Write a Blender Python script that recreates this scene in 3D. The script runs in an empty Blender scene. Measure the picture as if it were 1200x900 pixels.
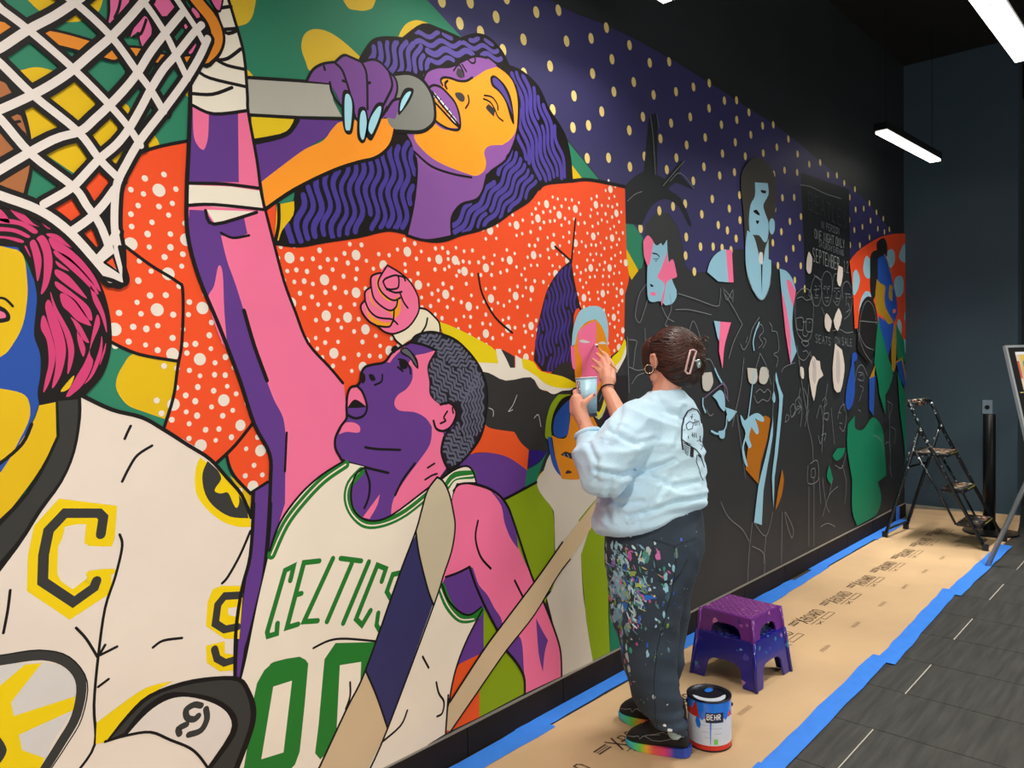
import bpy, bmesh, math, random
from mathutils import Vector, Matrix, noise
from mathutils.geometry import tessellate_polygon
random.seed(7)
C = bpy.context.scene.collection
SC = bpy.context.scene
PI = math.pi
# ---------------------------------------------------------------- camera
F = 901.0; H = 1.5; WY = 2.0819
R = Matrix(((0.67701436, 0.03915264, -0.73492764),
            (-0.73570084, 0.00900846, -0.67724672),
            (-0.01989543, 0.99919263, 0.03490349)))
CAM = Vector((0, 0, H))
cam = bpy.data.cameras.new('camera'); cam.sensor_width = 36; cam.lens = F / 1200 * 36
cam.clip_start = 0.05
co = bpy.data.objects.new('camera', cam); C.objects.link(co)
M4 = R.to_4x4(); M4.translation = CAM; co.matrix_world = M4
SC.camera = co
# ---------------------------------------------------------------- world, exposure
SC.view_settings.view_transform = 'Standard'; SC.view_settings.look = 'None'
SC.view_settings.exposure = -0.13; SC.view_settings.gamma = 1.0
w = bpy.data.worlds.new('world'); SC.world = w; w.use_nodes = True
w.node_tree.nodes['Background'].inputs[0].default_value = (0.85, 0.92, 1.0, 1)
w.node_tree.nodes['Background'].inputs[1].default_value = 0.06
def area_light(name, loc, aim, sx, sy, power, col, spread=180):
    l = bpy.data.lights.new(name, 'AREA'); l.shape = 'RECTANGLE'; l.size = sx; l.size_y = sy
    l.energy = power; l.color = col
    o = bpy.data.objects.new(name, l); C.objects.link(o); o.location = loc
    l.spread = math.radians(spread); o.rotation_euler = (Vector(aim) - Vector(loc)).to_track_quat('-Z', 'Y').to_euler()
    return o
# broad fill light added behind the camera
area_light('added_fill_light', (1.6, -4.2, 1.5), (2.9, 2.0, 0.7), 5.0, 2.0, 60, (1.0, 0.96, 0.91), 125)
PENDANT_POWER = 30

# ---------------------------------------------------------------- helpers
def lin(c):
    c = c / 255.0
    return c / 12.92 if c <= 0.04045 else ((c + 0.055) / 1.055) ** 2.4
def rgb(s): return tuple(lin(v) for v in s)
MATS = {}
def mat(name, col, rough=0.6, metal=0.0, var=0.06, scale=6.0, bump=0.0, bscale=60.0, spec=0.5, stretch=None, coat=0.0):
    if name in MATS: return MATS[name]
    m = bpy.data.materials.new(name); m.use_nodes = True
    nt = m.node_tree; b = nt.nodes['Principled BSDF']
    c = rgb(col)
    b.inputs['Roughness'].default_value = rough; b.inputs['Metallic'].default_value = metal
    b.inputs['Specular IOR Level'].default_value = spec
    b.inputs['Coat Weight'].default_value = coat
    tc = nt.nodes.new('ShaderNodeTexCoord'); src = tc.outputs['Object']
    if stretch:
        mp = nt.nodes.new('ShaderNodeMapping'); mp.inputs['Scale'].default_value = stretch
        nt.links.new(src, mp.inputs[0]); src = mp.outputs[0]
    n = nt.nodes.new('ShaderNodeTexNoise'); n.inputs['Scale'].default_value = scale; n.inputs['Detail'].default_value = 4
    nt.links.new(src, n.inputs['Vector'])
    r = nt.nodes.new('ShaderNodeValToRGB')
    r.color_ramp.elements[0].position = 0.3; r.color_ramp.elements[1].position = 0.7
    r.color_ramp.elements[0].color = tuple(max(0, v * (1 - var)) for v in c) + (1,)
    r.color_ramp.elements[1].color = tuple(min(1, v * (1 + var)) for v in c) + (1,)
    nt.links.new(n.outputs['Fac'], r.inputs[0]); nt.links.new(r.outputs[0], b.inputs['Base Color'])
    if bump:
        n2 = nt.nodes.new('ShaderNodeTexNoise'); n2.inputs['Scale'].default_value = bscale
        nt.links.new(src, n2.inputs['Vector'])
        bp = nt.nodes.new('ShaderNodeBump'); bp.inputs['Strength'].default_value = bump; bp.inputs['Distance'].default_value = 0.01
        nt.links.new(n2.outputs['Fac'], bp.inputs['Height']); nt.links.new(bp.outputs[0], b.inputs['Normal'])
    MATS[name] = m; return m
def splatter(m, cols, scale, dens, zone=None, seed=0.0, stretch=(1, 1, 1)):
    """mix paint specks (voronoi cells) over a material's base colour"""
    nt = m.node_tree; b = nt.nodes['Principled BSDF']; N = nt.nodes; L = nt.links
    prev = b.inputs['Base Color'].links[0].from_socket
    tc = N.new('ShaderNodeTexCoord'); mp = N.new('ShaderNodeMapping')
    mp.inputs['Location'].default_value = (seed, seed * 2.3, -seed); mp.inputs['Scale'].default_value = stretch
    L.new(tc.outputs['Object'], mp.inputs[0])
    nz = N.new('ShaderNodeTexNoise'); nz.inputs['Scale'].default_value = scale * 1.7
    L.new(mp.outputs[0], nz.inputs['Vector'])
    mx = N.new('ShaderNodeMixRGB'); mx.blend_type = 'ADD'; mx.inputs[0].default_value = 0.6 / scale
    L.new(mp.outputs[0], mx.inputs[1]); L.new(nz.outputs['Color'], mx.inputs[2])
    v = N.new('ShaderNodeTexVoronoi'); v.inputs['Scale'].default_value = scale
    L.new(mx.outputs[0], v.inputs['Vector'])
    # radius differs for each cell
    sp = N.new('ShaderNodeSeparateColor'); L.new(v.outputs['Color'], sp.inputs[0])
    rad = N.new('ShaderNodeMath'); rad.operation = 'MULTIPLY_ADD'
    L.new(sp.outputs[0], rad.inputs[0]); rad.inputs[1].default_value = 1.0; rad.inputs[2].default_value = dens - 1.0
    if zone:
        sx = N.new('ShaderNodeSeparateXYZ'); tcz = N.new('ShaderNodeTexCoord'); L.new(tcz.outputs['Object'], sx.inputs[0])
        acc = None
        for ax, cc, ww, amt in zone:
            s = N.new('ShaderNodeMath'); s.operation = 'SUBTRACT'; L.new(sx.outputs[ax], s.inputs[0]); s.inputs[1].default_value = cc
            a = N.new('ShaderNodeMath'); a.operation = 'ABSOLUTE'; L.new(s.outputs[0], a.inputs[0])
            d = N.new('ShaderNodeMath'); d.operation = 'MULTIPLY'; L.new(a.outputs[0], d.inputs[0]); d.inputs[1].default_value = amt / ww
            if acc is None: acc = d
            else:
                q = N.new('ShaderNodeMath'); q.operation = 'ADD'; L.new(acc.outputs[0], q.inputs[0]); L.new(d.outputs[0], q.inputs[1]); acc = q
        t = N.new('ShaderNodeMath'); t.operation = 'SUBTRACT'; L.new(rad.outputs[0], t.inputs[0]); L.new(acc.outputs[0], t.inputs[1]); rad = t
    lt = N.new('ShaderNodeMath'); lt.operation = 'LESS_THAN'; L.new(v.outputs['Distance'], lt.inputs[0]); L.new(rad.outputs[0], lt.inputs[1])
    cr = N.new('ShaderNodeValToRGB'); cr.color_ramp.interpolation = 'CONSTANT'
    while len(cr.color_ramp.elements) < len(cols): cr.color_ramp.elements.new(0.5)
    for i, c in enumerate(cols):
        cr.color_ramp.elements[i].position = i / len(cols); cr.color_ramp.elements[i].color = rgb(c) + (1,)
    L.new(sp.outputs[1], cr.inputs[0])
    mm = N.new('ShaderNodeMixRGB'); L.new(lt.outputs[0], mm.inputs[0]); L.new(prev, mm.inputs[1]); L.new(cr.outputs[0], mm.inputs[2])
    L.new(mm.outputs[0], b.inputs['Base Color'])

def world_of(o):
    b = Matrix.LocRotScale(o.location, o.rotation_euler, o.scale)
    return b if o.parent is None else world_of(o.parent) @ o.matrix_parent_inverse @ b
def link(name, me, mats, parent=None):
    o = bpy.data.objects.new(name, me); C.objects.link(o)
    if not isinstance(mats, (list, tuple)): mats = [mats]
    for m in mats: me.materials.append(m)
    if parent is not None:
        o.parent = parent; o.matrix_parent_inverse = world_of(parent).inverted()
    return o
def obj(name, bm, mats, parent=None, smooth=False, bevel=0, subs=0):
    me = bpy.data.meshes.new(name); bmesh.ops.recalc_face_normals(bm, faces=bm.faces[:]); bm.to_mesh(me); bm.free()
    if smooth:
        for p in me.polygons: p.use_smooth = True
    o = link(name, me, mats, parent)
    if bevel:
        m = o.modifiers.new('b', 'BEVEL'); m.width = bevel; m.segments = 2; m.limit_method = 'ANGLE'
    if subs:
        m = o.modifiers.new('s', 'SUBSURF'); m.levels = subs; m.render_levels = subs
    return o
def empty(name, loc, label=None, cat=None, group=None):
    o = bpy.data.objects.new(name, None); C.objects.link(o); o.location = loc; o.empty_display_size = 0.1
    tag(o, label, cat, group); return o
def tag(o, label=None, cat=None, group=None, kind=None):
    if label: o['label'] = label
    if cat: o['category'] = cat
    if group: o['group'] = group
    if kind: o['kind'] = kind
    return o
def box(bm, x0, x1, y0, y1, z0, z1, mtx=None):
    vs = [bm.verts.new((x, y, z)) for x in (x0, x1) for y in (y0, y1) for z in (z0, z1)]
    for f in ((0, 1, 3, 2), (4, 6, 7, 5), (0, 4, 5, 1), (2, 3, 7, 6), (0, 2, 6, 4), (1, 5, 7, 3)):
        bm.faces.new([vs[i] for i in f])
    if mtx is not None: bmesh.ops.transform(bm, matrix=mtx, verts=vs)
    return vs
def frame_of(d):
    d = d.normalized(); up = Vector((0, 0, 1)) if abs(d.z) < 0.95 else Vector((1, 0, 0))
    a = d.cross(up).normalized(); return a, d.cross(a).normalized()
def tube(bm, pts, rad, seg=10, closed=False, flat=1.0, caps=True):
    pts = [Vector(p) for p in pts]; n = len(pts)
    if not isinstance(rad, (list, tuple)): rad = [rad] * n
    rings = []; pa = None
    for i, p in enumerate(pts):
        if closed: d = pts[(i + 1) % n] - pts[i - 1]
        else: d = pts[min(i + 1, n - 1)] - pts[max(i - 1, 0)]
        if pa is None: a, b = frame_of(d)
        else:
            dn = d.normalized(); a = (pa - dn * pa.dot(dn)).normalized(); b = dn.cross(a)
        pa = a
        rings.append([bm.verts.new(p + (a * math.cos(t) + b * math.sin(t) * flat) * rad[i]) for t in [2 * PI * k / seg for k in range(seg)]])
    for i in range(n if closed else n - 1):
        r0, r1 = rings[i], rings[(i + 1) % n]
        for k in range(seg): bm.faces.new((r0[k], r0[(k + 1) % seg], r1[(k + 1) % seg], r1[k]))
    if not closed and caps:
        bm.faces.new(rings[0][::-1]); bm.faces.new(rings[-1])
def bar(bm, p, q, wx, wy, up=(0, 0, 1)):
    """rectangular bar between p and q"""
    p, q = Vector(p), Vector(q); d = (q - p).normalized()
    a = d.cross(Vector(up))
    if a.length < 1e-4: a = Vector((1, 0, 0))
    a.normalize(); b = a.cross(d)
    vs = []
    for s in (p, q):
        for i, j in ((-1, -1), (1, -1), (1, 1), (-1, 1)): vs.append(bm.verts.new(s + a * wx / 2 * i + b * wy / 2 * j))
    for f in ((3, 2, 1, 0), (4, 5, 6, 7), (0, 1, 5, 4), (1, 2, 6, 5), (2, 3, 7, 6), (3, 0, 4, 7)): bm.faces.new([vs[i] for i in f])
def lathe(bm, prof, seg=32, mtx=None, cap=True):
    rings = []
    for r, z in prof: rings.append([bm.verts.new((r * math.cos(2 * PI * k / seg), r * math.sin(2 * PI * k / seg), z)) for k in range(seg)])
    for i in range(len(rings) - 1):
        for k in range(seg): bm.faces.new((rings[i][k], rings[i][(k + 1) % seg], rings[i + 1][(k + 1) % seg], rings[i + 1][k]))
    if cap: bm.faces.new(rings[0][::-1]); bm.faces.new(rings[-1])
    if mtx is not None: bmesh.ops.transform(bm, matrix=mtx, verts=[v for r in rings for v in r])
def sphere(bm, c, r, sub=2, sc=(1, 1, 1), rot=None):
    m = Matrix.Translation(Vector(c))
    if rot is not None: m = m @ rot
    m = m @ Matrix.Diagonal((r * sc[0], r * sc[1], r * sc[2], 1))
    bmesh.ops.create_icosphere(bm, subdivisions=sub, radius=1, matrix=m)
def ray(px, py): return R @ Vector(((px - 600) / F, -(py - 450) / F, -1))
def at(px, py, d): return CAM + ray(px, py) * d           # a pixel and a distance ahead
def wallp(px, py):                                        # the point of the mural wall seen at a pixel
    d = ray(px, py); return CAM + d * (WY / d.y)
def floorp(px, py, z=0.0):
    d = ray(px, py); return CAM + d * ((z - H) / d.z)

# ---------------------------------------------------------------- room shell
def struct(name, bm, m, parent=None, **k):
    o = obj(name, bm, m, parent, **k); o['kind'] = 'structure'; return o
m_wall = mat('mural_wall_black', (35, 39, 43), 0.6, var=0.12, scale=2.0, spec=0.5)
m_end = mat('slate_blue_wall', (62, 83, 97), 0.6, var=0.05, scale=1.5)
m_ceil = mat('black_ceiling', (7, 8, 10), 0.9)
m_grout = mat('floor_grout', (196, 192, 182), 0.8)
m_recess = mat('grey_green_wall', (84, 96, 92), 0.7)
bm = bmesh.new(); box(bm, -3.0, 7.6, WY, WY + 0.15, 0, 4.0)
wall = struct('wall_left', bm, m_wall)
bm = bmesh.new(); box(bm, 7.45, 7.6, 1.22, WY, 0, 4.0)
struct('wall_back', bm, m_end)
bm = bmesh.new(); box(bm, 9.3, 9.45, -5, 2.3, 0, 4.0)
struct('wall_recess', bm, m_recess)
bm = bmesh.new(); box(bm, 7.6, 9.3, WY + 0.0, WY + 0.15, 0, 4.0)
struct('wall_recess_side', bm, m_recess)
bm = bmesh.new(); box(bm, -3.0, 9.45, -5.0, WY + 0.15, 4.0, 4.1)
struct('ceiling', bm, m_ceil)
bm = bmesh.new(); box(bm, -3.0, 9.45, -5.0, WY + 0.15, -0.1, -0.004)
floor = struct('floor', bm, m_grout)
m_tile = mat('charcoal_floor_tile', (72, 72, 70), 0.33, var=0.22, scale=3.0, stretch=(1.0, 14.0, 1), bump=0.15, bscale=30)
m_tile.node_tree.nodes['Mapping'].inputs['Scale'].default_value = (1.2, 12, 1)
g = 0.0034
me = None
for i in range(-4, 17):
    x0 = 3.157 + i * 0.4165
    for j in range(-2, 2):
        y1 = 0.998 + 1.22 * j + (0.61 if i % 2 == 0 else 0.0) + (0.0)
        ya, yb = y1, y1 + 1.22
        if yb > WY: yb = WY
        if ya > WY - 0.05: continue
        bm = bmesh.new(); box(bm, x0 + g, x0 + 0.4165 - g, ya + g, yb - g, -0.004, 0.0)
        obj('tile', bm, m_tile, floor)
# skirting: dark tiles with a pale top line
m_skirt = mat('dark_skirting_tile', (30, 23, 19), 0.75, var=0.15, spec=.25)
m_trim = mat('skirting_metal_edge', (150, 145, 138), 0.4, metal=0.3)
bm = bmesh.new(); box(bm, -3.0, 7.45, WY - 0.012, WY, 0.112, 0.117)
base = struct('baseboard_left', bm, m_trim)
k = 0
x = -0.9
while x < 7.4:
    bm = bmesh.new(); box(bm, x + 0.0012, min(x + 0.57, 7.45) - 0.0012, WY - 0.014, WY, 0.0, 0.1115)
    obj('skirting_tile', bm, m_skirt, base); x += 0.572
bm = bmesh.new(); box(bm, 7.44, 7.45, 1.22, WY - 0.014, 0.0, 0.11)
struct('baseboard_back', bm, mat('bare_plaster', (176, 168, 150), 0.8, var=0.15, scale=9))
# ---------------------------------------------------------------- the mural: flat paint traced on the wall plane
mural = empty('mural', (3.5, WY, 0), 'large colourful half-finished mural of athletes and performers covering the long left wall', 'mural')
LAY = [0]
PAL = {}
def pm(col):
    if col not in PAL:
        n = 'mural_paint_%d_%d_%d' % col
        PAL[col] = mat(n, col, 0.5, var=0.03, scale=5.0, spec=0.22)
    return PAL[col]
def parse(s):
    out = []
    for t in s.split():
        c = t.endswith('!'); a, b = t.rstrip('!').split(',')
        out.append((float(a), float(b), c))
    return out
def wp2(px, py):
    p = wallp(px, py); return Vector((p.x, p.z))
def cat(p0, p1, p2, p3, t):
    return 0.5 * ((2 * p1) + (p2 - p0) * t + (2 * p0 - 5 * p1 + 4 * p2 - p3) * t * t + (3 * p1 - p0 - 3 * p2 + p3) * t ** 3)
def curve(s, closed, sm=5, raw=None):
    P = raw if raw else [(wp2(a, b), c) for a, b, c in parse(s)]
    n = len(P)
    if sm <= 1: return [p for p, c in P]
    out = []
    for i in range(n if closed else n - 1):
        p1, c1 = P[i]; p2, c2 = P[(i + 1) % n]
        p0 = P[i - 1][0] if (closed or i > 0) and not c1 else p1
        p3 = P[(i + 2) % n][0] if (closed or i < n - 2) and not c2 else p2
        for k in range(sm): out.append(cat(p0, p1, p2, p3, k / sm))
    if not closed: out.append(P[-1][0])
    return out
class Paint:
    def __init__(s, name, parent=None, label=None):
        s.name = name; s.parent = parent or mural; s.label = label
        s.v = []; s.f = []; s.mi = []; s.mats = []
        s.o = None
    def m(s, col):
        q = pm(col)
        if q not in s.mats: s.mats.append(q)
        return s.mats.index(q)
    def y(s): return WY - 0.0006 - LAY[0] * 0.000022
    def poly2(s, pts, col, step=True):
        if step: LAY[0] += 1
        y = s.y(); k = s.m(col); b = len(s.v)
        s.v += [(p.x, y, p.y) for p in pts]
        for t in tessellate_polygon([[Vector((p.x, p.y, 0)) for p in pts]]):
            a, bb, c = t
            cr = (pts[bb] - pts[a]).cross(pts[c] - pts[a])
            s.f.append((b + a, b + bb, b + c) if cr > 0 else (b + a, b + c, b + bb)); s.mi.append(k)
    def fill(s, col, st, sm=5): s.poly2(curve(st, True, sm), col)
    def blob(s, col, *sts, sm=5):
        LAY[0] += 1
        for st in sts: s.poly2(curve(st, True, sm), col, False)
    def stroke2(s, pts, w, col):
        if len(pts) < 2: return
        LAY[0] += 0.22
        y = s.y(); k = s.m(col); n = len(pts); b = len(s.v); L = []; Rr = []
        for i, p in enumerate(pts):
            d0 = (pts[i] - pts[i - 1]).normalized() if i > 0 else None
            d1 = (pts[i + 1] - pts[i]).normalized() if i < n - 1 else None
            d0 = d0 or d1; d1 = d1 or d0
            nn = Vector((-(d0 + d1).y, (d0 + d1).x))
            if nn.length < 1e-6: nn = Vector((-d0.y, d0.x))
            nn.normalize(); c = max(0.5, abs(nn.dot(Vector((-d0.y, d0.x)))))
            L.append(p + nn * w / 2 / c); Rr.append(p - nn * w / 2 / c)
        s.v += [(p.x, y, p.y) for p in L] + [(p.x, y, p.y) for p in Rr]
        for i in range(n - 1): s.f.append((b + i, b + n + i, b + n + i + 1, b + i + 1)); s.mi.append(k)
        for p, q in ((pts[0], pts[1]), (pts[-1], pts[-2])):
            d = (p - q); a = math.atan2(d.y, d.x); b2 = len(s.v)
            s.v += [(p.x + w / 2 * math.cos(a + t), y, p.y + w / 2 * math.sin(a + t)) for t in [-PI / 2 + PI * i / 5 for i in range(6)]]
            s.f.append(tuple(range(b2, b2 + 6))); s.mi.append(k)
    def lines(s, col, wpx, *sts, sm=4, closed=False):
        LAY[0] += 1
        for st in sts:
            q = parse(st)[0]; p = wallp(q[0], q[1])
            dep = p.x * 0.7349 + p.y * 0.6772
            pts = curve(st, closed, sm)
            if closed: pts = pts + [pts[0], pts[1]]
            s.stroke2(pts, wpx * dep / F, col)
    def disc(s, col, px, py, r, step=False, n=12, ry=None):
        LAY[0] += 0.1
        c = wp2(px, py); ry = ry or r
        b = len(s.v); y = s.y()
        s.v += [(c.x + r * math.cos(2 * PI * i / n), y, c.y + ry * math.sin(2 * PI * i / n)) for i in range(n)]
        s.f.append(tuple(range(b, b + n))); s.mi.append(s.m(col))
    def waves(s, st, col, wd, sp, ang, amp, wl, warp=0.0, seed=0, sm=5, brk=0.12):
        """wavy hair strokes clipped to an outline"""
        LAY[0] += 1
        poly = curve(st, True, sm); rnd = random.Random(seed)
        def inside(p, r=0):
            c = False; j = len(poly) - 1
            for i in range(len(poly)):
                a, b = poly[i], poly[j]
                if (a.y > p.y) != (b.y > p.y) and p.x < (b.x - a.x) * (p.y - a.y) / (b.y - a.y) + a.x: c = not c
                j = i
            return c
        u = Vector((math.cos(ang), math.sin(ang))); v = Vector((-u.y, u.x))
        cen = sum(poly, Vector((0, 0))) / len(poly); ext = max((p - cen).length for p in poly)
        n = int(ext / sp) + 1; step = wl / 9
        for k in range(-n, n + 1):
            run = []; ph = rnd.uniform(-0.4, 0.4) + k * 0.35; T = -ext
            while T < ext:
                p = cen + u * T + v * (k * sp + amp * math.sin(2 * PI * T / wl + ph) + warp * math.sin(T * 5 + k * 0.05 + seed))
                if inside(p) and rnd.random() > brk * 0.12: run.append(p)
                else:
                    if len(run) > 3: s.stroke2(run, wd * rnd.uniform(0.85, 1.15), col)
                    run = []
                T += step
            if len(run) > 3: s.stroke2(run, wd, col)
    def done(s):
        me = bpy.data.meshes.new(s.name); me.from_pydata(s.v, [], s.f)
        o = link(s.name, me, s.mats, s.parent)
        for i, p in enumerate(me.polygons): p.material_index = s.mi[i]
        if s.label: o['label'] = s.label
        s.o = o; return o
# stroke font (0..1 high)
GL = {'A': ['0,0 .3,1 .6,0', '.12,.4 .48,.4'], 'B': ['0,0 0,1 .4,1 .5,.78 .4,.55 0,.55', '.4,.55 .55,.3 .4,0 0,0'],
 'C': ['.55,.85 .4,1 .15,1 0,.8 0,.2 .15,0 .4,0 .55,.15'], 'D': ['0,0 0,1 .35,1 .55,.75 .55,.25 .35,0 0,0'],
 'E': ['.5,1 0,1 0,0 .5,0', '0,.5 .4,.5'], 'F': ['.5,1 0,1 0,0', '0,.5 .4,.5'], 'G': ['.55,.85 .4,1 .15,1 0,.8 0,.2 .15,0 .4,0 .55,.2 .55,.45 .3,.45'],
 'H': ['0,0 0,1', '.5,0 .5,1', '0,.5 .5,.5'], 'I': ['.1,0 .1,1'], 'K': ['0,0 0,1', '.5,1 0,.45 .5,0'], 'L': ['0,1 0,0 .5,0'], 'M': ['0,0 0,1 .3,.4 .6,1 .6,0'],
 'N': ['0,0 0,1 .5,0 .5,1'], 'O': ['.15,0 0,.2 0,.8 .15,1 .4,1 .55,.8 .55,.2 .4,0 .15,0'], 'P': ['0,0 0,1 .4,1 .5,.75 .4,.5 0,.5'],
 'R': ['0,0 0,1 .4,1 .5,.75 .4,.5 0,.5', '.2,.5 .5,0'], 'S': ['.5,.85 .35,1 .12,1 0,.8 .08,.6 .42,.4 .5,.2 .38,0 .12,0 0,.15'],
 'T': ['.3,0 .3,1', '0,1 .6,1'], 'U': ['0,1 0,.2 .15,0 .4,0 .55,.2 .55,1'], 'V': ['0,1 .3,0 .6,1'], 'W': ['0,1 .15,0 .3,.7 .45,0 .6,1'], 'X': ['0,0 .5,1', '0,1 .5,0'],
 'Y': ['0,1 .3,.5 .6,1', '.3,.5 .3,0'], '1': ['.1,.8 .25,1 .25,0'], '2': ['0,.8 .12,1 .4,1 .5,.75 0,0 .55,0'], '-': ['.1,.5 .4,.5'], '.': ['.1,0 .12,.03']}
def glyphs(word):
    x = 0; out = []
    for ch in word:
        if ch == ' ': x += 0.5; continue
        for st in GL[ch]: out.append([(x + float(a.split(',')[0]), float(a.split(',')[1])) for a in st.split()])
        x += 0.35 if ch == 'I' else 0.82
    return out, x - 0.22
def chalk_text(P, word, pa, pb, h, wpx, col):
    """word from pixel pa to pixel pb (base line), h = letter height in metres"""
    a, b = wp2(*pa), wp2(*pb); g, tot = glyphs(word); LAY[0] += 1
    for st in g: P.stroke2([Vector((a.x + (b.x - a.x) * x / tot, a.y + (b.y - a.y) * x / tot + y * h)) for x, y in st], wpx, col)

K = (17, 13, 13)           # outline black
WH = (232, 221, 208); PUR = (96, 56, 138); PNK = (238, 114, 156); RED = (238, 80, 34); YEL = (224, 184, 10); GRN = (44, 128, 98)
DK = (35, 39, 43)
# ---- backdrop
P = Paint('painted_backdrop', label='green and navy painted backdrop with yellow blobs and dots')
P.fill(GRN, '-40,-60 440,-60 505,5 663,163 760,282 752,314 700,340 400,600 200,640 -40,600', 1)
P.fill((58, 56, 100), '440,-60! 505,5! 540,43! 663,161! 705,213! 733,250! 755,281! 757,262! 770,248! 783,250! 794,266! 800,290! 803,312! 812,320! 827,319! 832,305 845,293! 872,292! 872,306! 902,306! 912,315! 927,330! 931,341! 944,337! 1000,345! 1061,330! 1061,288! 1042,268 1017,238 989,213 960,188 930,163 905,145 831,97 770,60 711,30 654,6 560,-60!', 3)
for st in ('262,-20 299,-20 298,10 292,25 282,30 274,29 268,14', '398,-20 441,-20 438,6 430,12 418,12 406,7', '370,34 357,40 353,55 358,72 365,84 390,80 425,75 415,60 390,40',
           '485,24 474,30 467,46 485,45 502,30 495,25', '287,80 297,90 288,92', '22,-20 75,-20 60,8 45,12', '95,-20 118,-5 118,8 111,17 98,14', '66,24 70,14 83,12 95,16 95,24 83,26',
           '15,90 30,81 45,79 62,83 100,95 130,113 150,124 155,140 168,142 185,165 183,172 160,180 140,190 125,192 95,205 88,204 55,182 28,165 20,130',
           '214,105 218,97 221,112 219,113'):
    P.blob((226, 190, 48) if float(st.split(',')[0]) > 200 else YEL, st)
P.fill(YEL, '160,414 207,424! 203,460! 193,491! 170,483 150,475 138,460 136,447 143,430')
P.fill(YEL, '669,192 685,213 670,213', 1); P.fill(YEL, '733,290 748,317 740,328 735,318', 1)
P.fill(YEL, '269,557 294,578 294,597', 1)
DOTS = [(0, 0, 500, '70,5 203,10 325,80 155,110 252,150 357,235 453,185 513,57 617,48 655,193 770,180 842,130 950,212 868,278 578,310 455,345 777,345 1045,295 1136,290 970,385 690,450 877,430 1063,445 1168,430 590,515 820,523 1013,548 1145,577 685,598 758,588 949,611 1095,650 752,742 852,740 1021,733 1170,740 952,782 1125,795 373,-8'),
        (0, 0, 720, '370,408 444,390 443,508 515,472 572,470 355,548 501,585 573,562 630,527 425,645 566,667 639,632 694,590 338,680 506,720 613,733 697,718 761,690 815,652 744,585 858,722 419,782 493,823 562,807 369,848 747,817 797,798 856,808 913,770 964,762 1001,820 1042,822 1077,858 1127,887'),
        (0, 225, 720, '458,33 586,15 787,27 842,25 274,68 331,55 409,105 538,78 588,132 486,155 529,180 152,68 84,108 210,88 122,170 336,211 403,256 462,256 570,218 333,298 374,373 751,78 822,138 874,115 782,186 742,238 868,214 838,264 805,314 766,345 873,346 845,413 892,452 1102,25 1130,82 1168,78 1100,130 1124,178 1162,163 1104,248 1150,250 504,262 546,272 892,455'),
        (0, 225, 900, '475,53 508,95 540,125 568,175 514,172 545,188 480,135 475,213')]
LAY[0] += 1
for _, oy, ox, s_ in DOTS:
    for t in s_.split():
        a, b = map(float, t.split(',')); P.disc((230, 208, 132), ox + a / 4, oy + b / 4, 0.0195, ry=0.0235)
P.done()
# ---- blank silhouettes left black
P = Paint('unpainted_silhouette', label='black unpainted silhouette of a raised hand on the navy backdrop')
P.blob(DK, '733,262! 733,217! 742,208 754,201! 758,160! 761,138 768,133 770,140 770,205! 779,210! 796,190! 800,188! 795,204! 812,222! 792,214! 783,222 797,232 810,262 806,263 796,243 780,233 765,240 758,250! 752,264!', sm=3)
P.done(); P = Paint('unpainted_silhouette', label='black unpainted poster shape on the navy backdrop')
P.blob(DK, '938,202! 995,222! 995,235! 996,298! 998,345! 944,345! 942,293!', sm=2)
P.done()
# ---- spotted red shirt (behind everything on the left)
P = Paint('painted_red_shirt', label='painted red shirt scattered with white dots')
P.fill(RED, '165,178! 195,169 221,165! 219,275! 232,325 255,380 280,445! 297,497! 254,543! 230,525! 193,501! 203,465! 208,424! 162,415 128,400! 95,300 60,262 75,225 108,200 150,188!')
P.fill(RED, '266,535! 297,498! 314,533 314,565! 296,578! 278,560')
P.fill(RED, '308,230! 345,270! 500,270! 632,221! 645,213 670,212! 692,211 732,219! 734,300 737,325 732,345! 731,405! 700,430! 700,460! 600,470! 500,420! 400,468! 372,440! 335,365! 312,285!', 3)
BIG = '186,223 187,229 153,286 184,363 234,421 237,361 134,386 218,281 197,321 202,415 262,469 235,522 203,474 305,528 296,570 339,302 380,328 417,299 382,370 417,343 428,386 391,414 477,295 514,304 490,334 522,345 544,318 449,311 456,411 425,430 341,355 549,359 446,270 630,256 605,264 655,252 674,245 698,240 574,270 625,299 597,305 569,314 648,288 674,285 695,277 717,279 722,250 692,314 714,314 651,321 706,344 728,342 684,349 719,372 725,407 733,308 604,347 622,382 569,391 595,385 575,350 616,419 541,228 660,218 681,218 715,222 340,272 590,224 610,236 470,330 500,372 533,305 407,372'.split()
PTS = [tuple(map(float, b.split(','))) for b in BIG]
P.blob(WH); LAY[0] += 1
rr = random.Random(3)
used = []; small = []
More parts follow.
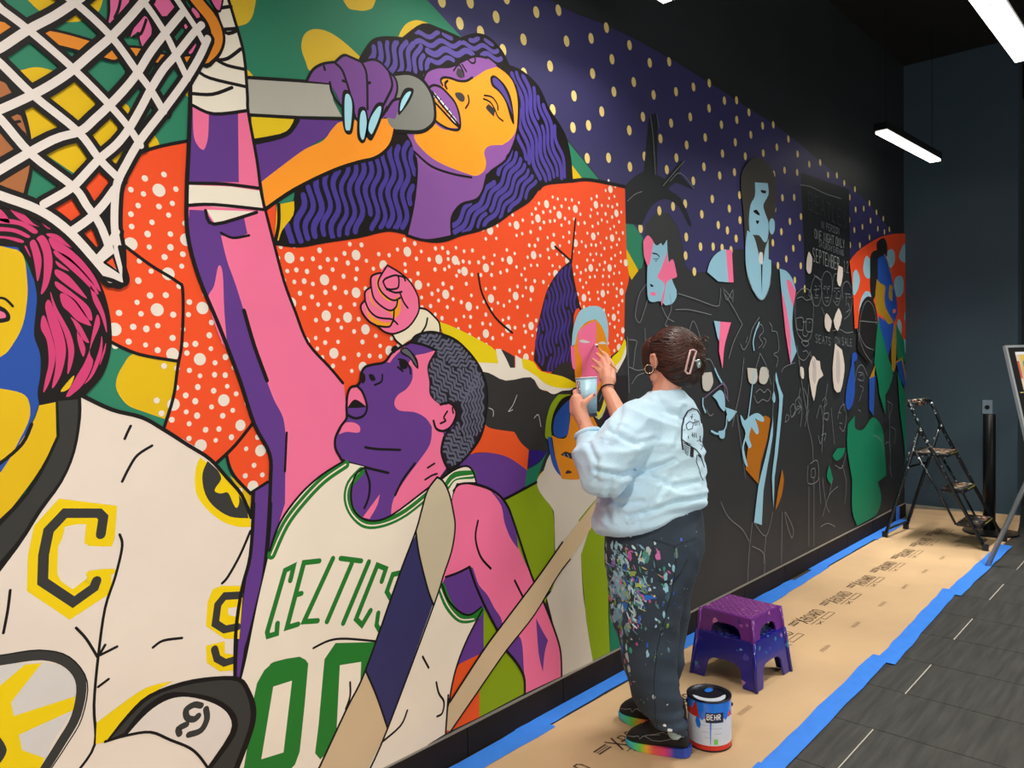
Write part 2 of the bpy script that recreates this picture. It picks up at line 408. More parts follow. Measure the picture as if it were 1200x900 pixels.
for a, b in PTS:
    if a < 100: continue
    if a > 305:
        top = [(305, 284), (350, 288), (420, 277), (500, 282), (560, 270), (600, 248), (632, 221), (735, 219)]
        ok = True
        for (xa, ya), (xb, yb) in zip(top, top[1:]):
            if xa <= a <= xb and b < ya + (yb - ya) * (a - xa) / (xb - xa) - 2: ok = False
        if not ok or a > 734: continue
    c = wp2(a, b)
    if any((c - u).length < 0.05 for u in used): continue
    used.append(c)
    P.disc(WH, a, b, 0.0172, n=16)
    ph = rr.uniform(0, 6); nn = rr.choice((5, 5, 6)); LAY[0] += .1; y = P.y()
    for k in range(nn):
        an = ph + 2 * PI * k / nn + rr.uniform(-.25, .25); rd = rr.uniform(.039, .047)
        q = c + Vector((math.cos(an), math.sin(an))) * rd
        if any((q - u).length < 0.026 for u in used) or any((q - u).length < 0.021 for u in small): continue
        small.append(q)
        if q.x > wp2(731, 300).x: continue
        b0 = len(P.v); r0 = rr.uniform(.0068, .0088)
        P.v += [(q.x + r0 * math.cos(2 * PI * i / 9), y, q.y + r0 * math.sin(2 * PI * i / 9)) for i in range(9)]
        P.f.append(tuple(range(b0, b0 + 9))); P.mi.append(P.m(WH))
# loose small dots fill the gaps between the clusters
def in_red(c):
    for st in ((170, 182, 216, 415), (312, 292, 728, 400), (212, 430, 270, 520)):
        a = wp2(st[0], st[1]); b = wp2(st[2], st[3])
        if a.x < c.x < b.x and b.y < c.y < a.y: return True
    return False
tries = 0
while tries < 2600:
    tries += 1; st = rr.choice(((150, 215, 216, 415), (240, 300, 400, 430), (320, 292, 600, 395), (600, 230, 731, 360), (690, 250, 731, 420), (220, 430, 290, 520)))
    q = wp2(rr.uniform(st[0], st[2]), rr.uniform(st[1], st[3]))
    if q.x > wp2(730, 300).x: continue
    big = tries < 700
    if big:
        if any((q - u).length < .085 for u in used) or any((q - u).length < .028 for u in small): continue
        used.append(q); r0 = rr.uniform(.013, .017)
    else:
        if any((q - u).length < .034 for u in used) or any((q - u).length < .031 for u in small): continue
        small.append(q); r0 = rr.uniform(.0065, .0088)
    LAY[0] += .02; y = P.y(); b0 = len(P.v)
    P.v += [(q.x + r0 * math.cos(2 * PI * i / 11), y, q.y + r0 * 1.06 * math.sin(2 * PI * i / 11)) for i in range(11)]
    P.f.append(tuple(range(b0, b0 + 11))); P.mi.append(P.m(WH))
P.lines(K, 4, '139,283 175,310 207,330 214,342 213,400 208,430 203,465 192,501', '128,400 162,415 207,423', '295,497 275,522 254,542', '265,533 272,555 293,578! 313,565', '165,178 190,171 221,165')
P.lines(K, 3, '674,257 670,300 668,325 673,350 680,362', '650,289 668,305', '560,321 565,345 580,372 600,390')
P.lines(K, 4.5, '632,221 640,215 670,212 692,211 732,219')
P.fill((34, 26, 30), '669,305! 655,317 642,337 635,360 629,387 625,422! 635,435! 672,437! 672,370 680,361! 673,330', 3)
P.waves('669,307! 655,319 642,339 635,362 629,387 627,422! 637,434! 670,436! 671,370 678,361! 672,330', (64, 46, 130), .015, .026, PI / 2, .010, .12, .02, 5, 3)
P.done()
# ---- singer
S = Paint('painted_singer', label='painted singer with purple wavy hair, orange face, holding a microphone')
HV = (92, 78, 158)
S.fill(K, '422,70 435,50 450,45 472,46! 495,30 515,35 540,46! 557,41 572,45 587,60 596,78! 612,85 630,102 642,127 655,147 663,163 668,187 670,213! 645,214 632,220! 620,235 600,248 580,262 560,270 540,275 520,282 500,282 480,275 460,270 445,271 420,277 380,283 350,288 320,285! 332,262 342,240 345,225! 380,200! 440,180! 455,160! 440,100!')
S.waves('424,70 437,53 452,48 474,49! 490,52 505,70 503,80 485,86 462,86 455,82 436,72', HV, .019, .029, 1.25, .009, .11, .02, 1)
S.waves('474,47! 495,33 515,38 540,49! 557,44 572,48 585,62 592,78! 575,70 557,64 537,69 515,75 503,78 500,60', HV, .019, .029, .25, .009, .11, .02, 2)
S.waves('588,78! 596,81 612,88 628,104 640,129 652,150 660,166 665,190 667,210! 645,211 636,213! 612,185 604,165 606,142 607,120 603,100', (76, 62, 150), .0205, .031, -1.15, .012, .17, .018, 3)
S.waves('531,277! 530,256 541,241 558,235 567,226! 573,206 602,172! 611,188 632,215! 620,231 598,247 580,260 560,268 540,274', (76, 62, 150), .018, .028, .9, .008, .13, .02, 4)
S.waves('325,283! 335,262 345,240 348,226! 380,202! 425,188! 457,172! 470,158! 484,175! 486,200 482,240 475,272! 460,268 445,269 420,275 380,281 350,286', (70, 56, 145), .019, .030, 1.35, .013, .14, .03, 6)
S.lines(K, 4.5, '422,70 435,50 450,45 472,46! 495,30 515,35 540,46! 557,41 572,45 587,60 596,78! 612,85 630,102 642,127 655,147 663,163 668,187 670,213', '320,285 350,288 380,283 420,277 445,271 460,270 480,275 500,282 520,282 540,275 560,270 580,262 600,248 620,235 632,220 645,214 670,212')
S.fill((132, 82, 156), '475,155! 485,175 488,200 484,240 476,276! 500,283 529,277! 529,255 540,240 558,234 566,222! 570,205 590,190! 600,165! 560,170!')
S.lines(K, 3.5, '485,175 488,200 484,240 476,276', '529,277 529,255 540,240 558,234 566,222 570,205', '476,276 500,282 529,277')
S.fill((140, 86, 162), '495,93! 497,86 510,79 526,78 545,70 557,66! 570,68 582,77 595,87! 603,100 607,120 606,142 603,162 595,180! 575,197 552,208 515,203 490,188 480,160! 505,140! 505,110!')
S.fill((255, 158, 36), '584,78! 570,82 560,88 550,94 538,95! 525,92 519,92 516,98 519,105 530,120 538,140 538,152! 520,152 506,142! 485,158 495,176 515,191 545,203 558,206 567,200 569,190 567,178 573,171 588,170! 598,163 605,150 607,120 603,100 595,87')
S.lines(K, 3, '485,178 505,195 530,204 552,208', '566,222 572,204 592,188 601,170 606,150 607,120 603,100 595,87 582,77', '495,95 500,84 512,79 528,78 545,70 557,66 570,68', sm=5)
S.fill((140, 86, 162), '502,103! 506,100 514,102 522,109 529,115 535,127 539,140 538,150! 530,135 518,120')
S.fill((255, 158, 36), '508,113! 518,126 532,140 538,150! 528,150 518,147 510,141!')
S.lines((235, 235, 238), 5, '508,111 515,119 524,130 533,142')
S.lines(K, 1.2, '511,112 509,115', '516,116 513,120', '521,122 518,126', '526,128 523,132', '530,134 527,138')
S.lines(K, 3, '502,103 508,100 517,103 526,112 533,121 538,136 538,151 528,152 517,147 509,141', '506,108 518,124 530,138 538,148', '507,118 520,132 530,143 537,149', '518,100 516,94 520,91 528,92 537,95 546,95 553,91', '524,95 521,98 523,104')
S.fill(K, '521,96 524,96 522,100 523,105 520,101'); S.fill((60, 56, 58), '533,109 540,109 544,114 543,119 539,119 534,114')
S.fill((60, 56, 58), '536,80! 541,83 542,92! 537,91 534,86'); S.fill((50, 46, 48), '572,122! 579,129 578,137! 569,127')
S.lines(K, 2.2, '548,112 549,120 545,127', '566,116 574,120 579,128 583,137 589,142', '567,112 576,114 582,122 583,129', '531,83 537,76 542,84 543,90', '541,76 546,84', '547,69 552,74 556,73 556,67', '604,100 608,120 607,145')
S.fill(K, '574,91 580,89 592,101 599,118 602,145 598,140 592,120 584,108 576,101'); S.fill((84, 66, 150), '577,92 582,93 590,103 596,117 600,134 593,118 585,106 578,99')
# forearm, microphone, hand
S.fill(RED, '308,235! 323,235! 319,284! 309,256!', 1)
S.fill(YEL, '324,240! 344,236! 343,252 330,270 326,282! 321,282!', 3)
S.fill(K, '296,134! 347,137! 342,152 330,160 295,167!', 2)
S.fill((228, 196, 24), '294,137! 344,140! 339,150 328,157 295,163!', 2)
S.fill(PUR, '296,166! 335,157 350,140! 410,141! 382,160 357,175 332,195 306,218!')
S.fill((255, 156, 40), '306,213! 332,193 357,175 378,165 390,150 402,142 440,140 462,138! 459,165 450,178 437,186 420,190 390,200 345,222 311,245!')
S.lines(K, 4.5, '311,245 345,222 390,200 420,190 437,186 450,178 459,165 464,140', '296,168 320,163 338,156 349,141', '322,283 326,262 326,240')
S.fill((178, 176, 166), '289,93! 387,98! 390,118 400,137! 292,135!', 2)
S.lines(K, 4, '288,91 350,95 388,98', '292,135 350,138 405,140')
S.fill((130, 132, 126), '460,88 478,86 492,92 502,104 508,120 509,140 502,150 490,155 470,154! 455,145 450,110')
S.lines(K, 4.5, '462,87 478,86 492,92 502,104 508,120 509,140 502,150 490,155 465,154')
HN = (124, 76, 152)
S.fill(HN, '359,95! 366,82 378,75 392,73! 402,65 412,68 423,73! 436,70 446,74 455,84 463,93 465,105 462,116! 471,116! 466,130 462,140! 450,138 435,145! 422,145 412,130 402,127 394,112 386,98!')
S.lines(K, 3.2, '359,95 366,82 378,75 392,73! 402,65 412,68 423,73! 436,70 446,74 455,84 463,93 465,105 462,116', '392,74 400,82 405,95 410,112 413,128', '423,73 429,88 430,128', '455,84 459,100 453,115 446,128', '386,97 388,108 395,120 404,128', '413,128 416,138 422,146', '452,130 460,118 470,116', '379,78 380,82', '401,95 405,96', '430,98 433,97')
S.blob(K, '401,108 409,108 415,125 413,152 409,158 403,154 400,135', '420,127 428,127 431,145 428,164 423,168 418,160 418,140', '440,122 449,122 447,138 438,160 433,165 427,156 431,140', '451,126 453,124 452,132 446,139', '474,104 484,105 480,118 470,132 466,134 467,118')
S.blob((166, 222, 240), '404,112 409,112 412,125 410,150 407,153 404,150 403,130', '423,131 427,131 429,145 426,162 423,163 421,155 421,140', '442,126 446,126 444,137 436,156 433,156 431,150 434,138', '476,109 481,108 477,117 470,129 468,129 470,118')
S.done()
# ---- shapes behind the white jersey and beside the painter
Q = Paint('painted_mid_shapes', label='orange, purple, lime and cream painted shapes beside the painter')
LIME = (132, 158, 14); CREAM = (208, 200, 186)
Q.fill((46, 46, 46), '548,425! 556,432! 572,437 592,445 621,442 631,455 646,459 672,452! 700,440! 700,470! 668,470! 655,470 642,490 639,510 643,531! 641,529! 619,527 609,517 602,506! 575,502 562,494 550,500!', 4)
Q.fill((226, 84, 34), '567,496! 575,502 602,506! 610,519 619,527! 617,551! 597,537 577,531 555,531 540,540 545,520!', 4)
Q.fill(PUR, '535,552! 545,535 560,531 577,531 597,537 617,551! 614,570! 589,586! 575,573 560,568 545,562!', 4)
Q.fill((42, 22, 120), '619,527! 641,529! 631,541 618,549!', 2)
Q.fill((28, 116, 88), '641,529! 636,540 628,565! 614,571! 617,550! 631,542', 3)
Q.fill(YEL, '636,552 631,557 628,565 632,563', 3)
Q.fill(LIME, '588,586! 600,580 628,564! 634,580 645,592 649,620 648,690! 630,700! 615,680! 605,635 596,600', 4)
Q.fill(CREAM, '644,532! 640,540 636,552 629,562 630,573 638,585 646,595 649,610 649,680 640,700! 656,765! 658,792! 694,775! 690,740 683,700 680,650! 720,600! 720,540! 683,545! 658,561!', 4)
Q.fill(LIME, '677,610! 688,596 720,560! 720,640! 712,680 714,764! 694,774! 686,725 680,650! 690,620!', 2)
Q.fill((28, 116, 88), '712,620! 745,620! 748,745! 714,764!', 1)
Q.fill(PUR, '540,715! 566,700! 566,765! 537,778!', 1)
Q.fill((226, 84, 34), '537,778! 566,764! 566,812! 561,840! 515,862! 522,810!', 1)
Q.fill(LIME, '566,710! 583,735! 640,700! 614,812! 561,840! 561,800! 566,765!', 1)
Q.lines(K, 3.5, '588,586 600,580 628,565')
# upside-down face in blue and orange with a lime cap
Q.fill(LIME, '668,456! 657,460 646,472 640,490 638,510 641,515! 647,512! 648,490 656,476 668,466!', 4)
Q.fill(K, '668,463! 657,468 648,484 645,500 646,513! 650,512! 650,492 658,476 669,468!', 4)
Q.fill((34, 78, 164), '641,512! 645,512! 648,530 653,545 660,561! 651,552 645,538', 4)
Q.fill((212, 132, 26), '646,510! 656,514 665,508 669,466! 690,445! 720,440! 700,500! 683,556! 682,561! 670,562 658,561! 650,535', 3)
Q.fill((34, 78, 164), '669,466! 667,485 665,507 656,513 648,508 649,490 658,476', 4)
Q.fill((42, 40, 44), '656,533! 662,529 668,531 676,530! 680,540! 670,538 662,535', 3)
Q.lines((150, 150, 160), 1, '660,532 661,535', '664,532 666,536', '669,533 670,537', '673,533 675,537')
Q.fill((42, 40, 44), '662,555 664,551 668,552 669,554', 3)
# charcoal and yellow stripes under the large face
Q.fill((44, 40, 40), '643,440! 655,427 668,424! 676,440! 678,462! 640,462!', 3)
Q.fill((40, 38, 42), '690,480! 706,448! 712,440! 735,440! 735,500! 700,500!', 1)
Q.lines((196, 196, 120), 5, '688,470 701,489 710,468 709,455')
Q.lines((222, 206, 20), 3.5, '691,471 701,485 708,468 708,452')
Q.fill((40, 24, 60), '712,470! 728,500! 704,500!', 1)
# unfinished large face under the brush
OR_ = (228, 140, 22)
Q.fill(OR_, '671,400! 676,388 684,380 698,374 707,385 711,405! 714,410! 714,425 706,440 700,460 692,482 684,488! 676,470! 673,440!', 4)
Q.fill(PNK, '677,388! 686,381 698,376! 698,404! 704,425 703,445 690,462 678,452! 681,438 681,425 677,412', 4)
Q.fill(OR_, '671,403! 677,412 681,425 678,450! 673,440!', 3)
Q.fill(PNK, '668,406 672,407! 674,433! 670,430', 3)
Q.fill((150, 196, 212), '669,405! 671,385 677,367 687,360 700,359 708,366 712,385 711,408! 709,395 704,382 697,374! 686,378 677,388 673,404!', 4)
Q.blob((206, 208, 206), '678,400 682,398 691,401 684,402', '700,403 705,400 710,403', sm=3)
Q.fill((224, 206, 10), '731,397! 733,404 728,419 721,430! 716,420 723,413 728,404', 3)
Q.fill(WH, '733,404! 733,415 728,426 722,437! 720,430 727,421', 3)
Q.done()
# ---- fist with yellow sleeve
Q = Paint('painted_fist', label='painted clenched pink fist in a yellow sleeve with white cuff')
Q.fill((226, 202, 10), '513,377! 530,383 560,398 580,411 584,427! 560,426! 548,412! 520,395!', 3)
Q.fill((228, 220, 205), '580,409! 590,411 598,430! 603,431! 603,416! 611,421! 614,430 628,441 641,451 658,455! 673,452! 668,457 658,458 648,462 640,458! 631,455 621,442 592,446 572,437 556,435! 547,424! 583,426!', 3)
Q.fill((46, 46, 46), '586,409! 596,414 602,418! 602,431! 597,431! 592,420', 3)
Q.fill((226, 202, 10), '610,420! 624,424 633,435 658,441 674,449! 674,454! 658,455 641,451 628,441 612,431!', 3)
Q.lines((200, 200, 196), .8, '605,463 600,475 595,482 600,480', '572,478 577,481 577,488', '625,490 630,486 633,500')
Q.fill((232, 222, 196), '490,361! 500,364 508,371 515,380 515,392! 500,392 480,398 470,405! 462,397 458,390!', 4)
Q.lines(K, 2.6, '459,392 463,399 470,405', '490,361 499,363 508,371 514,379 515,391', '500,373 498,382 493,390')
Q.fill(PNK, '453,311! 468,320 480,331 488,345 490,355 489,367 478,383 462,391 450,389 441,382! 432,377 424,367 422,358 427,352! 427,342 433,336! 434,325 440,321 445,320! 448,314', 4)
Q.blob((238, 158, 36), '442,322 443,333 450,345 459,351 467,346 462,352 455,353 445,345 440,333', '433,338 434,350 442,360 452,364 461,363 463,356 468,350 468,366 461,373 455,366 440,360 432,350', '427,355 431,366 440,374 452,378 460,376 456,381 445,382 432,374')
Q.lines(K, 2.4, '453,311 468,320 480,331 488,345 490,355 489,367 478,383 462,391 450,389 441,382 432,377 424,367 422,358 427,352', '427,352 427,342 433,337', '434,337 434,325 440,321 446,320', '453,311 446,322 442,332 446,342 455,350 462,352 468,349', '448,330 452,326 465,323 466,336 460,339 452,338 448,330', '452,339 462,343 470,342', '434,336 437,349 445,358 456,364 463,360 465,352', '427,353 432,364 442,372 458,374 460,376 461,362', '442,382 455,383 460,376 465,380', '468,344 472,354 477,361', '465,323 472,325 474,329')
Q.done()
# ---- basketball player with raised arm
P2 = Paint('painted_basketball_player', label='painted basketball player in white jersey reaching one arm up to the hoop')
B_ = P2
B_.fill(PNK, '221,125! 289,129! 300,187! 305,225! 311,250 320,285 332,330 345,365 360,402 385,430 402,450! 404,470 404,490! 394,515 398,540! 402,543! 375,570! 350,600! 333,625! 320,655! 309,675! 300,710! 285,760! 281,797! 274,793! 279,740 287,675 296,577! 314,566! 316,532! 297,497! 280,445 255,380 232,325 219,275! 218,225 220,180!', 4)
B_.fill(PUR, '222,126! 278,133! 279,214! 221,213!', 1)
B_.fill(PNK, '225,125! 244,130! 243,160 240,172 237,176 231,171 226,158', 4)
B_.fill(PUR, '221,246! 240,247! 250,264! 285,255! 289,274! 275,279 258,276! 265,305 275,333 285,365 297,405 312,447! 320,468 331,490 334,515! 333,590! 322,625 314,655! 309,675! 300,710! 285,760! 281,797! 274,793! 279,740 287,675 296,577! 314,566! 316,532! 297,497! 280,445 255,380 232,325 219,275!', 4)
B_.fill(PNK, '255,312 260,320 262,365 266,412! 255,392 243,352 250,335', 4)
B_.fill((236, 228, 212), '248,-20! 262,-10! 275,27 285,65 289,102 289,130! 270,134 245,132 225,125! 222,95! 223,85 232,74! 254,62! 262,45 250,10!', 3)
B_.fill((236, 228, 212), '220,217! 270,219! 304,224! 307,246! 270,244! 220,240!', 1)
B_.fill((236, 228, 212), '241,246! 297,248! 251,262!', 1)
B_.lines(K, 4, '257,10 270,8', '262,35 276,34', '253,71 266,69 281,58', '250,69 265,77 287,82', '229,82 245,92 287,102', '223,110 248,111 271,103', '225,124 250,134 289,130', '220,215 262,216 304,221', '219,241 250,240 309,246', '240,247 250,263 300,249', '250,5 262,38 278,36', '262,-15 275,27 285,65 289,112 290,132 300,187 305,225 311,250 320,285 332,330 345,365 360,402 385,430 401,449')
B_.lines(K, 5, '222,95 222,125 220,180 218,225 219,275 232,325 255,380 280,445 297,497 315,532 316,565 313,625 308,675 300,710 288,760 281,797', '296,577 292,640 286,675 277,740 274,793', '285,364 297,405 312,446')
B_.lines(K, 3, '335,507 333,552', '258,273 272,279 291,276')
B_.lines(K, 5, '316,590 314,625 309,668')
# head and neck
B_.fill(PUR, '480,401! 460,412 450,424! 437,427 427,430 422,438! 421,447 417,452! 410,454 406,463 405,478 405,490! 398,500 392,513 392,525 397,535 402,541! 427,547! 415,557 410,580 415,600 435,612! 457,606! 500,576! 512,562 522,550! 516,530 519,515! 522,505 530,500 533,480! 505,460! 500,440! 509,410!', 4)
B_.fill(PNK, '480,401! 474,406 462,417 456,425! 450,424! 460,411', 3)
B_.fill(PNK, '487,416! 498,414 510,410! 500,428 502,447 503,463 513,473! 525,472 532,478 533,488 527,500 518,505! 519,515 516,530 522,548! 512,562 500,576 457,606! 460,585 475,560 490,540 503,520 505,500! 498,490 485,483 467,481 461,473 465,463 475,456 482,445 482,432 478,425', 4)
B_.fill(PNK, '406,463 410,455 418,453 424,461 429,477! 415,469! 406,478!', 4)
B_.fill(K, '406,478! 415,468 429,477! 417,478!', 4)
B_.fill(PNK, '402,495! 413,495 420,499 421,505 417,507 405,506 396,509!', 4)
B_.fill(PNK, '444,579! 441,592 432,608! 424,606!', 3)
B_.fill((28, 24, 34), '480,401! 487,393 503,389 518,392 535,400 553,418 565,438 570,460 568,490 562,512 550,530 535,545 524,549! 516,530 520,508! 530,500 533,485 527,473! 515,474 503,463 502,447 500,428 510,410! 495,404!', 4)
GH = (94, 96, 116)
B_.waves('484,400! 490,394 503,391 518,394 535,402 551,418 560,430! 530,432! 512,412! 495,403!', GH, .0095, .0165, .3, .006, .045, .01, 11)
B_.waves('513,413! 530,432! 560,430! 562,450! 540,470! 527,470! 515,472 505,462 504,447 502,430', GH, .0095, .0165, -.9, .006, .045, .01, 12)
B_.waves('560,432! 567,455 566,490 560,510! 540,510! 538,480! 545,460!', GH, .0095, .0165, 1.5, .006, .045, .01, 13)
B_.waves('538,482! 538,510! 558,512! 548,530 535,543 526,546! 518,530 522,510! 533,500! 536,488!', GH, .0095, .0165, -.7, .006, .045, .01, 14)
B_.lines(K, 3, '480,401 460,412 450,424 437,427 427,430 422,438 421,447 417,452 410,454 406,463 405,478 405,490 398,500 392,513 392,525 397,535 402,540 425,547 454,554', '480,401 487,393 503,389 518,392 535,400 553,418 565,438 570,460 568,490 562,512 550,530 535,545 524,549 516,530 519,512', '515,474 525,472 532,478 533,488 527,500 518,505 510,502 507,493', '417,452 424,460 429,477 425,487 415,490 406,486', '427,524 440,526 468,527', '426,548 432,565 431,582 426,595', '485,543 471,562 462,580', '480,401 495,404 509,410')
B_.lines(K, 2.4, '447,439 446,447 438,451', '466,421 474,423 479,431 480,438', '465,430 471,435', '523,482 519,489 521,493 515,496', '529,478 530,484', '500,548 508,543', '497,562 505,557 511,555')
B_.blob(K, '431,439 436,439 439,445 434,446', '422,438 426,438 427,446 423,449', '467,423 475,423 476,431 469,432', '457,410 461,405 465,407 461,414', sm=4)
B_.fill(K, '468,410 474,407 482,413 488,422 489,432 484,428 479,420 470,415'); B_.fill((92, 94, 104), '470,410 475,409 481,415 486,424 487,429 480,419 471,413')
# far arm
B_.fill(PNK, '530,580! 536,566! 550,566! 575,575 590,588 600,605 606,640 622,675! 635,703 650,742 656,765! 657,792! 614,812! 612,780 600,750 592,735 575,715 560,690 553,665! 540,668 520,685 514,672! 520,630!', 4)
B_.fill(PUR, '516,688! 520,678 530,672 549,664 554,668! 560,685 570,697 578,712 587,727 584,742! 574,727 566,712! 548,723 535,718 524,705', 4)
B_.fill(PUR, '573,574! 585,584 595,596 603,620 606,643! 597,630 590,612 586,592', 4)
B_.fill(PUR, '607,745 611,757 613,792! 604,776 592,762! 600,745', 4)
B_.fill(PUR, '627,724! 634,738 641,750! 637,765 635,787! 630,765', 3)
B_.lines(K, 3.5, '536,566 550,566 575,574 592,590 603,618 622,675 635,703 650,742 656,765 657,792', '549,664 556,685 568,712 583,741', '592,762 604,776 613,793 614,812')
B_.lines(K, 3, '559,610 556,630 562,652 574,666', '521,676 535,671 549,664', '602,680 611,698')
B_.o = None
PB = B_.done()
# jersey is a sub-part
J = Paint('jersey', PB, 'white sleeveless jersey with green trim, green lettering and number')
JW = (234, 223, 206); JG = (34, 118, 42)
J.fill(JW, '402,541! 375,557 350,580 327,612 315,645! 308,675 300,710 288,770 281,798! 290,830! 285,915! 500,915! 500,872! 521,859! 527,810 535,777 547,747 564,714! 550,724 535,720 524,706 517,688! 513,655! 525,600! 530,575! 534,566! 556,566! 553,553 545,546 530,551 513,564! 500,574 457,604 435,610 415,601 410,580 415,557 427,547!', 4)
J.lines(JG, 10.5, '404,544 378,562 353,588 333,615 317,650', '422,552 409,567 406,585 413,602 428,614 450,612 475,600 505,576', '522,570 532,558 553,556')
J.lines(JG, 12, '516,688 524,708 538,723 553,723 562,716')
J.lines(JW, 1.8, '404,544 378,562 353,588 333,615 317,650', '421,551 408,567 405,585 412,603 428,615 450,613 475,601 505,577', '524,569 533,560 553,557', '515,690 524,710 538,725 554,725')
J.lines(K, 2.6, '402,540 375,557 350,580 327,612 315,645', '427,547 415,557 410,580 415,600 432,610 457,604 500,572 515,562', '513,564 530,551 545,546 553,552 557,566', '517,685 524,703 538,717 550,720 563,711', '530,575 538,567 556,566', '564,714 547,747 535,777 527,810 521,858')
LG = 6.2
J.lines(JG, LG, '339,680 343,663 333,668 312,740 313,745 323,742 324,730', '373,657 355,659 335,735 348,731', '345,697 352,695', '389,654 355,728 371,727', '398,654 422,657', '411,660 382,728', '431,658 401,730', '446,681 451,666 441,662 416,725 423,732 433,715', '467,671 459,673 452,693 457,702', '442,718 440,732 446,742', sm=1)
J.fill(JG, '315,779! 320,775 350,769 360,777! 350,880 340,900 338,920! 285,920! 285,875! 300,800', 2)
J.fill(JW, '319,804! 341,797! 331,881! 305,889!', 1)
J.fill(JG, '379,772! 392,753! 440,752! 432,785! 395,870! 374,889! 368,882! 372,850! ', 1)
J.fill(JW, '397,779! 422,775! 421,800! 393,858!', 1)
J.lines(K, 2.8, '366,759 385,750 405,748 439,751', '409,799 409,815 404,830', '494,769 501,782', '510,799 513,812 519,822 517,835 511,839', '476,832 468,850 445,870', '524,814 521,858')
J.done()
ST = Paint('sash', mural, 'painted tan and navy guitar strap crossing the white jersey')
TAN = (206, 182, 146)
ST.fill(TAN, '429,783! 405,830 370,902 362,925! 418,925! 430,900! 455,850!', 3)
ST.fill((52, 50, 98), '487,624! 466,675 427,785! 440,815! 453,853! 506,708! 500,690! 490,650!', 2)
ST.fill((200, 188, 160), '511,559 500,574 493,597 486,622 490,650 507,709! 518,675 528,645 532,618 530,600 525,578 518,564', 4)
ST.lines(K, 2.6, '511,559 500,574 493,597 486,622 466,675 427,785 405,830 370,905', '511,559 518,564 525,578 530,600 532,618 528,645 518,675 507,709 453,853 430,905', '486,622 490,650 500,690 507,709', '427,785 440,815 453,853')
ST.fill(TAN, '687,599! 655,640! 630,675! 587,732! 565,762! 526,822! 521,840! 522,855! 527,856! 562,805! 592,762! 625,720! 652,675! 665,657! 696,612! 710,600! 710,570!', 1)
ST.lines(K, 2.6, '658,635 630,675 587,732 565,762 526,822', '527,856 562,805 592,762 625,720 652,675 667,655', '524,818 521,858')
ST.done()
# ---- hockey player, left edge
MG = (206, 62, 118); JD = (54, 54, 52)
Hk = Paint('painted_hockey_player', label='painted hockey player with magenta hair and white, black and yellow jersey')
Hk.fill((36, 78, 166), '-40,285! 20,290! 40,330! 45,370! 42,395 48,425! 46,470! 30,510 0,560! -40,580!', 2)
Hk.fill(YEL, '-40,280! 10,291 22,295 28,305 31,330 31,350 26,380 15,402 0,418 -40,430!', 4)
Hk.fill(YEL, '-40,450! 10,457 28,463 34,475 33,492 22,515 8,535 -40,560!', 3)
Hk.fill(YEL, '46,470! 64,468! 65,511! 47,548 15,592 -40,660! -40,570! 0,553! 25,515 40,490', 3)
Hk.fill(K, '-40,226! 0,228! 20,240! 45,250 62,262 82,282 102,308 118,335 127,365 130,395 127,420 118,442 100,462! 88,472 70,470! 60,472 45,475! 43,460 46,440 46,415 39,393 41,365 42,345 36,318 28,300 20,290! -40,286!', 4)
Hk.blob(MG, '-20,250 10,262 0,246 -20,240', '5,238 22,247 38,262 45,266 30,262 18,254', '40,252 58,266 54,268', '-20,257 10,257 30,262 43,271 38,274 20,264 -20,261', '-20,266 15,268 33,276 31,279 12,272 -20,271', '-20,276 12,278 26,282 24,285 5,280 -20,279',
        '42,280 49,276 56,285 60,300 60,315 55,335 47,345 50,325 50,300 45,285', '34,285 40,282 47,300 47,315 43,330 40,312 37,297', '28,290 30,289 35,302',
        '53,275 65,275 80,285 87,292 70,285', '57,279 75,288 95,305 110,325 117,342 105,330 88,312 70,298 60,290', '63,294 80,302 100,322 113,340 112,345 95,328 75,310 64,300', '64,306 72,311 80,318 68,313', '65,316 80,324 97,344 100,350 85,340 65,324', '65,330 85,344 103,360 107,375 100,372 85,352 66,338',
        '70,344 85,350 97,365 104,378 105,382 90,376 80,366 72,358', '58,342 65,360 75,378 82,392 86,410 83,428 78,438 79,412 74,390 62,362', '52,358 57,352 66,372 74,395 76,415 70,440 60,455 64,430 63,405 55,375', '48,372 52,372 60,395 64,418 58,445 50,460 52,445 56,425 54,400 47,385', '82,372 92,380 100,394 103,402 94,396 85,378', '90,388 97,402 99,410 96,418 90,400', '112,370 116,380 108,400 98,425 88,442 76,465 84,462 98,448 108,425 104,410', '118,394 115,410 105,438 98,450 108,440 117,420 119,405', '123,402 122,412 116,428 118,418', '105,335 114,350 122,370 124,390 117,370 108,352')
Hk.blob(YEL, '86,440 80,455 70,459 76,450')
Hk.lines(K, 4, '36,497 25,520 0,542 -30,560'); Hk.lines(K, 3, '-10,350 4,350 14,359')
Hk.fill(K, '-10,358 4,361 11,370 8,377 -10,377'); Hk.fill((226, 110, 150), '-10,363 3,366 6,371 3,373 -10,373')
PH = Hk.done()
HJ = Paint('jersey', PH, 'white hockey jersey with black collar and yellow letter C')
HJ.fill((232, 219, 207), '94,463! 120,475 150,487 175,495 200,507 230,525 250,540 270,565 285,588 294,606! 293,650 283,690 275,740 273,795! 296,830! 280,925! -40,925! -40,640! 60,560!', 3)
HJ.fill(K, '64,465! 94,465! 94,490 87,530 72,565 47,600 20,642 -40,720! -40,640! 18,590 45,552 66,511!', 3)
HJ.fill(JD, '67,470! 90,468! 90,490 84,528 69,563 44,596 16,638 -40,700! -40,655! 20,594 48,555 69,511!', 3)
YB = (240, 208, 0)
HJ.fill(YB, '233,536! 228,550 228,575 238,593 258,610 278,617 293,617! 290,590! 270,562!', 4)
HJ.fill(JD, '242,540! 236,555 238,575 248,592 268,605 290,607! 285,590 265,562', 4)
